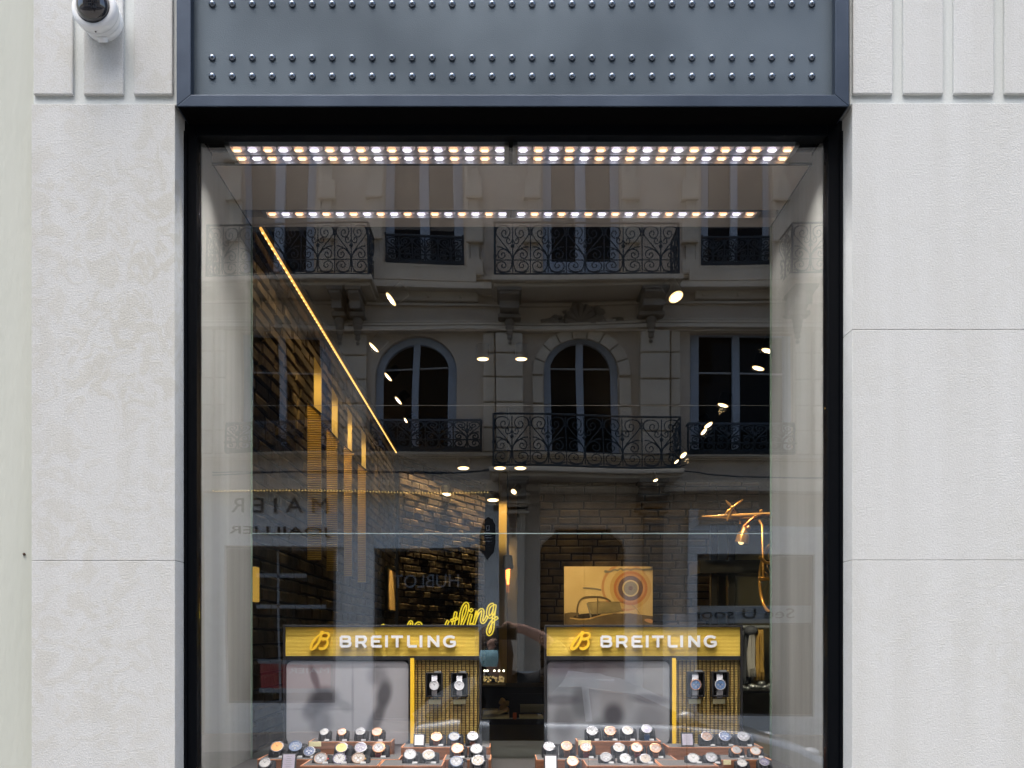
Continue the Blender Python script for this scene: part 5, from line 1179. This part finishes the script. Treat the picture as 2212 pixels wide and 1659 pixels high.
# shield sign
sg = thing('hanging_shop_sign', 'dark shield shaped sign with pale marks reflected beside the ochre column', 'shop sign', P(1053, 1160, DO - .5) * 1)
sgd = DO - .45; yy = fy(.45)
org_ = Vector((X(1053, sgd), yy, Z(1160, sgd))); sg.location = org_; ORG[sg] = org_
q = lambda a, b2: (X(a, sgd), Z(b2, sgd))
recalc(part('plate', MB().prism([q(*c_) for c_ in [(1040, 1135), (1044, 1120), (1053, 1112), (1063, 1118), (1069, 1132), (1070, 1170), (1067, 1192), (1060, 1200), (1053, 1211), (1046, 1198), (1037, 1188), (1036, 1150)]], yy - .04, yy), mat('sign_black', (.008, .007, .010), .5), sg))
mb = MB(); y2 = yy + .004
mb.stroke([q(1050, 1132), (q(1056, 1132)), q(1056, 1142), q(1050, 1142)], 1.0 * sgd / F, yy, y2, closed=True)
for v, a, b2 in ((1147, 1044, 1062), (1154, 1046, 1062), (1159, 1047, 1064), (1167, 1044, 1062)): mb.stroke([q(a, v), q(b2, v)], .9 * sgd / F, yy, y2)
part('marks', mb, mat('pale_marks', (.75, .78, .85), .5), sg)
part('bracket', MB().tube([(org_.x, fy(.0), Z(1116, sgd)), (org_.x, yy - .02, Z(1116, sgd))], .02, 6), M_iron, sg)
# cables along the facade
rnd = random.Random(2)
for k, (pts, lab) in enumerate(((((460, 1018), (640, 1021), (800, 1017), (930, 1022), (1060, 1013), (1180, 1021), (1300, 1011), (1400, 1006), (1480, 1000)), 'black cable draped across the opposite facade under the lower balcony'),
        (((460, 1024), (620, 1020), (760, 1024), (900, 1016), (1010, 1020), (1064, 1010)), 'second thinner cable sagging beside the lower balcony'),
        (((1400, 1008), (1480, 1012), (1560, 1026), (1720, 1028), (1900, 1026)), 'dark cable running right from the lower balcony'))):
    d = DO - .42; p_ = chaikin(pts, 2)
    tag(part('cable', MB().tube([(X(a, d), fy(.42), Z(b2 + rnd.uniform(-.4, .4), d)) for a, b2 in p_], .012, 5), M_iron), lab, 'cable')
# garland of small bulbs
gl = thing('string_lights', 'row of tiny amber bulbs along the ledge over the opposite shop', 'string lights', (X(760, 14.8), fy(.38), Z(1060, 14.8)))
d = DO - .38
part('wire', MB().tube([(X(455, d), fy(.38), Z(1058, d)), (X(1062, d), fy(.38), Z(1058, d))], .005, 4), M_iron, gl)
bmh = None
for k in range(90):
    c = Vector((X(462 + k * 6.62, d), fy(.38), Z(1059.5 + (.5 if k % 2 else -.3), d)))
    if bmh is None:
        mb = MB().ball(Vector((0, 0, 0)), .013, 4); bmh = bpy.data.meshes.new('bulb'); bmh.from_pydata(mb.v, [], mb.f); bmh.materials.append(mat('garland_bulb', (1, .8, .4), emit=(1, .70, .25), estr=2.5))
    o = bpy.data.objects.new('bulb', bmh); o.location = c - ORG[gl]; link(o, gl)

# ================================================================== silver car parked behind the photographer
car = thing('parked_car', 'silver low car parked in the street, seen reflected behind the displays', 'car', (1.0, -6.5, -.12))
CD = 9.0; cy0, cy1 = -7.4, -5.75
M_car = mat('silver_paint', (.50, .55, .60), .28, .35, coat=.6); M_cg = mat('car_glass', (.02, .025, .03), .05, coat=.5)
cx = lambda u: X(u, CD - .0); cz = lambda v: Z(v, CD)
def carprof(pts, y0, y1, inset, m, name, bev=.04, parent=car):
    n = len(pts); st_ = [(y0, 1), (y0 + .12, 0), (y1 - .12, 0), (y1, 1)]; vs = []
    cxm = sum(p_[0] for p_ in pts) / n; czm = sum(p_[1] for p_ in pts) / n
    for y, k in st_: vs += [(x + (cxm - x) * inset * k, y, z + (czm - z) * inset * k) for x, z in pts]
    fs = [(i * n + j, i * n + (j + 1) % n, (i + 1) * n + (j + 1) % n, (i + 1) * n + j) for i in range(3) for j in range(n)] + [tuple(range(n - 1, -1, -1)), tuple(3 * n + j for j in range(n))]
    return recalc(part(name, MB().add(vs, fs), m, parent, smooth=50, bevel=bev))
xa, xb = cx(885), cx(1752)
body = [(xa, .35), (xa + .02, .62), (xa + .10, .80), (xa + .45, .86), (xb - 1.35, .80), (xb - .75, .74), (xb - .30, .62), (xb - .03, .48), (xb, .30), (xb - .1, .12), (xa + .1, .12), (xa, .22)]
carprof(body, cy0, cy1, .03, M_car, 'body', .05)
gh = [(xa + .15, .86), (xa + .45, 1.08), (xa + .9, 1.165), (xa + 1.6, 1.17), (xb - 1.75, 1.10), (xb - 1.05, .79), (xa + .3, .80)]
carprof([(x * .985 + .02, z - .012) for x, z in gh], cy0 + .10, cy1 - .10, .10, M_cg, 'side_glass', .03)
mb = MB()
for s, y in ((1, cy1 - .075), (-1, cy0 + .075)):
    yi, yo = y - .02, y + .02
    mb.stroke([(xa + .12, .86), (xa + .45, 1.09), (xa + .9, 1.175), (xa + 1.6, 1.18), (xb - 1.75, 1.11), (xb - 1.02, .79)], .075, yi - s * .02, yo - s * .02)
    mb.stroke([(xa + 1.62, 1.15), (xa + 1.66, .84)], .06, yi, yo)
part('pillars', recalc(part('tmp', mb, M_car, car)) and MB().box(xa + .75, xb - 1.95, cy0 + .16, cy1 - .16, 1.16, 1.20), M_car, car, bevel=.02)
for o in list(bpy.data.objects):
    if o.name == 'tmp': o.name = 'roof_rail'
for x in (xa + .75, xb - .80):
    for y in (cy1 - .06, cy0 + .06):
        M = Matrix.Translation((x, y, .20)) @ Matrix.Rotation(R(90), 4, 'X')
        wh = part('wheel', MB().lathe([(.18, -.09), (.30, -.09), (.32, -.05), (.32, .05), (.30, .09), (.18, .09)], 28, M), mat('tyre_black'), car, smooth=40)
        part('rim', MB().lathe([(.19, -.095), (.17, -.06), (.05, -.10), (.05, -.10)], 20, M).lathe([(.05, .10), (.17, .06), (.19, .095)], 20, M), M_alu, wh, smooth=40)
part('headlight', MB().ball(Vector((xb - .22, cy1 - .12, .55)), .09, 6, .6), mat('lamp_clear', (.7, .75, .8), .1), car, smooth=60)
part('headlight', MB().ball(Vector((xb - .22, cy0 + .12, .55)), .09, 6, .6), mat('lamp_clear'), car, smooth=60)
part('side_mirror', MB().ball(Vector((xb - 1.35, cy1 + .06, .88)), .09, 6, .7), M_car, car, smooth=60)
part('door_line', MB().box(xa + 1.65, xa + 1.656, cy1 - .003, cy1 + .001, .2, .82).box(xb - 1.33, xb - 1.324, cy1 - .003, cy1 + .001, .2, .80).box(xa + .5, xb - .5, cy1 - .003, cy1 + .001, .26, .266), M_blackm, car)

# ================================================================== photographer (seen reflected)
ps = thing('person', 'reflected photographer in dark coat and blue face mask, one hand raised to a camera', 'person', (.05, -2.85, 0))
def skin(name, nodes, edges, m, parent, sub=2, root=0):
    org = ORG[parent]; me = bpy.data.meshes.new(name); me.from_pydata([Vector(n_[0]) - org for n_ in nodes], edges, []); me.materials.append(m)
    o = bpy.data.objects.new(name, me); link(o, parent); ORG[o] = org
    md = o.modifiers.new('skin', 'SKIN'); md.use_smooth_shade = True; sk = me.skin_vertices[0].data if me.skin_vertices else None
    if sk is None:
        bpy.context.view_layer.objects.active = o; me.attributes.new('x', 'FLOAT', 'POINT')
    for i, n_ in enumerate(nodes):
        r = n_[1]; sk[i].radius = r if isinstance(r, tuple) else (r, r); sk[i].use_root = (i == root)
    s = o.modifiers.new('sub', 'SUBSURF'); s.levels = s.render_levels = sub; return o
M_skin = mat('skin', (.55, .33, .25), .55); M_coat = mat('dark_coat', (.012, .012, .015), .85, bump=.3, bscale=25); M_hair = mat('brown_hair', (.07, .04, .02), .55, var=.4, vscale=60, stretch=(1, 1, .15))
hx, hy, hz = -.085, -2.78, 1.520     # head centre
N_ = [((.06, -2.90, .92), (.15, .11)), ((.06, -2.90, 1.10), (.13, .10)), ((.04, -2.90, 1.25), (.16, .11)), ((.0, -2.88, 1.33), (.07, .06)), ((-.05, -2.84, 1.40), .052), ((-.075, -2.80, 1.46), (.060, .070)), ((hx, hy, hz), (.074, .092)), ((hx - .005, hy - .01, hz + .055), (.068, .085)),
      ((-.12, -2.90, 1.30), .055), ((-.185, -2.90, 1.20), .050), ((-.225, -2.90, 1.03), .040), ((-.225, -2.86, .90), .034), ((-.22, -2.82, .80), .026), ((-.22, -2.805, .75), (.018, .034)),
      ((.17, -2.90, 1.30), .060), ((.27, -2.86, 1.36), .052), ((.31, -2.76, 1.47), .044), ((.20, -2.67, 1.575), .036), ((.09, -2.61, 1.625), .027), ((.055, -2.595, 1.635), (.034, .020)),
      ((-.05, -2.90, .80), .10), ((-.06, -2.88, .50), .068), ((-.07, -2.88, .12), .045), ((-.07, -2.80, .04), .042), ((.16, -2.90, .80), .10), ((.17, -2.90, .50), .068), ((.18, -2.90, .12), .045), ((.19, -2.82, .04), .042),
      ((hx, hy + .075, hz - .005), .018), ((hx, hy + .094, hz - .022), .014)]
E_ = [(0, 1), (1, 2), (2, 3), (3, 4), (4, 5), (5, 6), (6, 7), (2, 8), (8, 9), (9, 10), (10, 11), (11, 12), (12, 13), (2, 14), (14, 15), (15, 16), (16, 17), (17, 18), (18, 19), (0, 20), (20, 21), (21, 22), (22, 23), (0, 24), (24, 25), (25, 26), (26, 27), (6, 28), (28, 29)]
def fingers(base, bi_, dirs):
    for (off, seg, r) in dirs:
        p = Vector(base) + Vector(off); k = bi_
        for s_ in seg:
            p = p + Vector(s_); N_.append((tuple(p), r)); E_.append((k, len(N_) - 1)); k = len(N_) - 1; r *= .93
fingers((.055, -2.595, 1.635), 19, [((-.02, .0, .022), ((-.025, .012, .004), (-.022, .012, -.012), (-.010, .004, -.018)), .0095), ((-.02, .002, .006), ((-.030, .014, .0), (-.024, .010, -.012), (-.012, .004, -.018)), .0095), ((-.02, .004, -.010), ((-.028, .014, -.002), (-.022, .009, -.012), (-.010, .002, -.016)), .009), ((-.018, .006, -.024), ((-.022, .012, -.004), (-.018, .007, -.010), (-.008, .002, -.012)), .008), ((.0, -.012, -.020), ((-.012, -.010, -.018), (-.014, -.002, -.016)), .0105)])
fingers((-.22, -2.805, .75), 13, [((.0, .026, -.016), ((.0, .004, -.030), (.004, -.004, -.022), (.004, -.008, -.012)), .0095), ((.0, .009, -.020), ((.0, .003, -.034), (.005, -.004, -.024), (.005, -.008, -.013)), .0095), ((.0, -.009, -.019), ((.0, .002, -.031), (.005, -.004, -.022), (.005, -.008, -.012)), .009), ((.0, -.025, -.014), ((.0, .0, -.024), (.004, -.004, -.018), (.004, -.006, -.010)), .008), ((.006, .026, .012), ((.004, .014, -.020), (.004, .004, -.022)), .0105)])
body_o = None
try:
    mo = bpy.data.meshes.new('body'); org = ORG[ps]; mo.from_pydata([Vector(n_[0]) - org for n_ in N_], E_, []); mo.materials.append(M_skin)
    o = bpy.data.objects.new('body', mo); link(o, ps); ORG[o] = org
    md = o.modifiers.new('skin', 'SKIN'); md.use_smooth_shade = True
    sv = mo.skin_vertices
    if not sv:
        import bmesh as _b
        bm = _b.new(); bm.from_mesh(mo); bm.verts.layers.skin.verify(); bm.to_mesh(mo); bm.free()
    sk = mo.skin_vertices[0].data
    for i, n_ in enumerate(N_):
        r = n_[1]; sk[i].radius = r if isinstance(r, tuple) else (r, r); sk[i].use_root = (i == 0)
    s = o.modifiers.new('sub', 'SUBSURF'); s.levels = s.render_levels = 2; body_o = o
except Exception as e: print('SKIN FAIL', e)
def skinmesh(name, nodes, edges, m, sub=2):
    mo = bpy.data.meshes.new(name); org = ORG[ps]; mo.from_pydata([Vector(n_[0]) - org for n_ in nodes], edges, []); mo.materials.append(m)
    o = bpy.data.objects.new(name, mo); link(o, ps); ORG[o] = org
    md = o.modifiers.new('skin', 'SKIN'); md.use_smooth_shade = True
    import bmesh as _b
    bm = _b.new(); bm.from_mesh(mo); bm.verts.layers.skin.verify(); bm.to_mesh(mo); bm.free()
    sk = mo.skin_vertices[0].data
    for i, n_ in enumerate(nodes):
        r = n_[1]; sk[i].radius = r if isinstance(r, tuple) else (r, r); sk[i].use_root = (i == 0)
    s = o.modifiers.new('sub', 'SUBSURF'); s.levels = s.render_levels = sub; return o
skinmesh('coat', [((.06, -2.90, .58), (.215, .17)), ((.06, -2.90, .92), (.18, .14)), ((.06, -2.90, 1.10), (.165, .13)), ((.04, -2.90, 1.25), (.19, .135)), ((.0, -2.885, 1.335), (.085, .075)), ((-.03, -2.86, 1.36), .066),
    ((-.12, -2.90, 1.30), .072), ((-.185, -2.90, 1.20), .066), ((-.225, -2.90, 1.03), .058), ((-.225, -2.84, .85), .046), ((.17, -2.90, 1.30), .078), ((.27, -2.86, 1.36), .070), ((.31, -2.76, 1.47), .062), ((.225, -2.685, 1.555), .050)],
    [(0, 1), (1, 2), (2, 3), (3, 4), (4, 5), (3, 6), (6, 7), (7, 8), (8, 9), (3, 10), (10, 11), (11, 12), (12, 13)], M_coat)
skinmesh('trousers', [((.06, -2.90, .80), (.165, .13)), ((-.05, -2.90, .72), .105), ((-.06, -2.88, .48), .082), ((-.07, -2.88, .10), .062), ((.16, -2.90, .72), .105), ((.17, -2.90, .48), .082), ((.18, -2.90, .10), .062)], [(0, 1), (1, 2), (2, 3), (0, 4), (4, 5), (5, 6)], mat('dark_trousers', (.02, .022, .03), .85))
for x_, y_ in ((-.07, -2.83), (.185, -2.85)): part('shoe', MB().ball(Vector((x_, y_, .05)), .075, 8, .62), BLK, ps, smooth=60)
# hair: strands of locks around the head
mb = MB(); rnd = random.Random(8)
mb.lathe([(1e-5, .115), (.05, .105), (.082, .07), (.094, .02), (.096, -.04), (.085, -.09)], 18, Matrix.Translation((hx + .004, hy - .030, hz + .012)) @ Matrix.Rotation(R(14), 4, 'X'), cap=False)
for k in range(44):
    a = R(rnd.uniform(2, 178)) + math.pi; x_, y_ = .092 * math.cos(a), .092 * math.sin(a) * 1.0 - .02
    pts = [(hx + x_ * (.5 + .55 * t_) * (1.05 if t_ < .7 else .9), hy + y_ * (.5 + .55 * t_), hz + .10 - t_ * rnd.uniform(.20, .30)) for t_ in (0, .3, .6, .85, 1)]
    mb.tube(pts, .012, 5, rs=[.013, .014, .013, .010, .003])
for k in range(16):
    x_ = rnd.uniform(.050, .108); y_ = .092 - (x_ - .045) * .9
    mb.tube([(hx + x_ * .5, hy + y_ * .4, hz + .105), (hx + x_ * .9, hy + y_, hz + .05), (hx + x_ * 1.05, hy + y_, hz - .04), (hx + x_, hy + y_ * .9, hz - rnd.uniform(.12, .19))], .012, 5, rs=[.013, .014, .012, .003])
part('hair', mb, M_hair, ps, smooth=70)
# mask
mb = MB(); vs = []; nu, nv = 9, 7
for j in range(nv):
    for i in range(nu):
        a = R(-42 + 66 * i / (nu - 1)); t_ = j / (nv - 1); rr = (.084 + .022 * math.sin(math.pi * t_) * math.cos(a) + .002 * (j % 2)) * (1 - .22 * t_ * abs(math.sin(a)))
        vs.append((hx + rr * math.sin(a), hy + .008 + rr * math.cos(a) * 1.12, hz - .012 - t_ * .088))
recalc(part('face_mask', mb.add(vs, [(j * nu + i, j * nu + i + 1, (j + 1) * nu + i + 1, (j + 1) * nu + i) for j in range(nv - 1) for i in range(nu - 1)]), mat('mask_blue', (.45, .82, .98), .8), ps, smooth=50))
for s_ in (-1, 1):
    part('eye', MB().ball(Vector((hx + s_ * .032, hy + .072, hz + .020)), .0115, 6), mat('eye_dark', (.03, .02, .02), .2), ps, smooth=60)
    part('eyebrow', MB().tube([(hx + s_ * .018, hy + .090, hz + .038), (hx + s_ * .034, hy + .089, hz + .043), (hx + s_ * .050, hy + .078, hz + .038)], .0035, 5), M_hair, ps)
    part('ear', MB().lathe([(1e-5, -.004), (.018, -.003), (.024, .004), (.012, .006)], 10, Matrix.Translation((hx + s_ * .078, hy + .002, hz + .0)) @ Matrix.Rotation(R(90), 4, 'Y'), cap=False), M_skin, ps, smooth=60)
hc = thing('hand_camera', 'black camera held up in one hand of the reflected photographer', 'camera', (0, -2.56, 1.56))
part('camera_body', MB().box(-.055, .055, -2.60, -2.555, 1.565, 1.635), BLK, hc, bevel=.008)
part('lens', MB().lathe([(.024, 0), (.024, .018), (.027, .019), (.027, .036), (.022, .036), (.020, .024)], 20, Matrix.Translation((0, -2.555, 1.6)) @ Matrix.Rotation(R(-90), 4, 'X'), cap=False), BLK, hc, smooth=40)
part('viewfinder', MB().box(-.02, .02, -2.595, -2.56, 1.635, 1.652), BLK, hc, bevel=.005)

# ================================================================== security camera on the stone
sc_ = thing('security_camera', 'white dome security camera on the stone at the top left', 'security camera', Vector((X(225, DF), YF, Z(50, DF))))
c0 = Vector((X(225, DF), YF, Z(50, DF))); RY = Matrix.Translation(c0) @ Matrix.Rotation(R(90), 4, 'X')
M_cw = mat('camera_white', (.72, .75, .77), .35, var=.02, coat=.2)
part('base', MB().lathe([(.0495, -.002), (.0505, .004), (.0505, .016), (.0490, .0185)], 48, RY), M_cw, sc_, smooth=35)
part('seam', MB().lathe([(.0478, .0180), (.0478, .0195)], 40, RY), mat('seam_grey', (.25, .28, .30), .6), sc_)
M2 = Matrix.Translation(c0) @ Matrix.Rotation(R(90), 4, 'X')
Ms = Matrix(((1, 0, 0, 0), (0, 1, 0, 0), (0, 0, 1, 0), (0, 0, 0, 1)))
part('body', MB().lathe([(.0490, .0193), (.0512, .026), (.0545, .040), (.0562, .050), (.0566, .056), (.0555, .0615), (.0520, .0655), (.0455, .0668), (.0420, .0655), (.0410, .060)], 56, RY, cap=False), M_cw, sc_, smooth=40)
part('ridge', MB().lathe([(.0553, .0425), (.0558, .0432), (.0556, .044)], 56, RY, cap=False), mat('seam_soft', (.5, .53, .55), .5), sc_)
part('dome', MB().lathe([(.0412 * math.cos(R(a)), .0625 + .036 * math.sin(R(a))) for a in range(0, 90, 6)] + [(1e-5, .0985)], 40, RY), mat('dome_black', (.006, .006, .010), .03, coat=1), sc_, smooth=80)
kx = P(228.5, 89, DF - .012)
part('cap_knob', MB().lathe([(.0125, -.006), (.0125, .004), (.011, .006), (1e-5, .006)], 24, Matrix.Translation((c0.x + .002, YF - .012, c0.z - .0500)) @ Matrix.Rotation(R(35), 4, 'X')), M_cw, sc_, smooth=35)
part('screw', MB().lathe([(.0022, .0), (.0022, .0015), (1e-5, .0015)], 10, Matrix.Translation((c0.x + .002, YF - .054, c0.z - .0568)) @ Matrix.Rotation(R(120), 4, 'X')), mat('screw_dark', (.12, .12, .13), .4, .6), sc_)
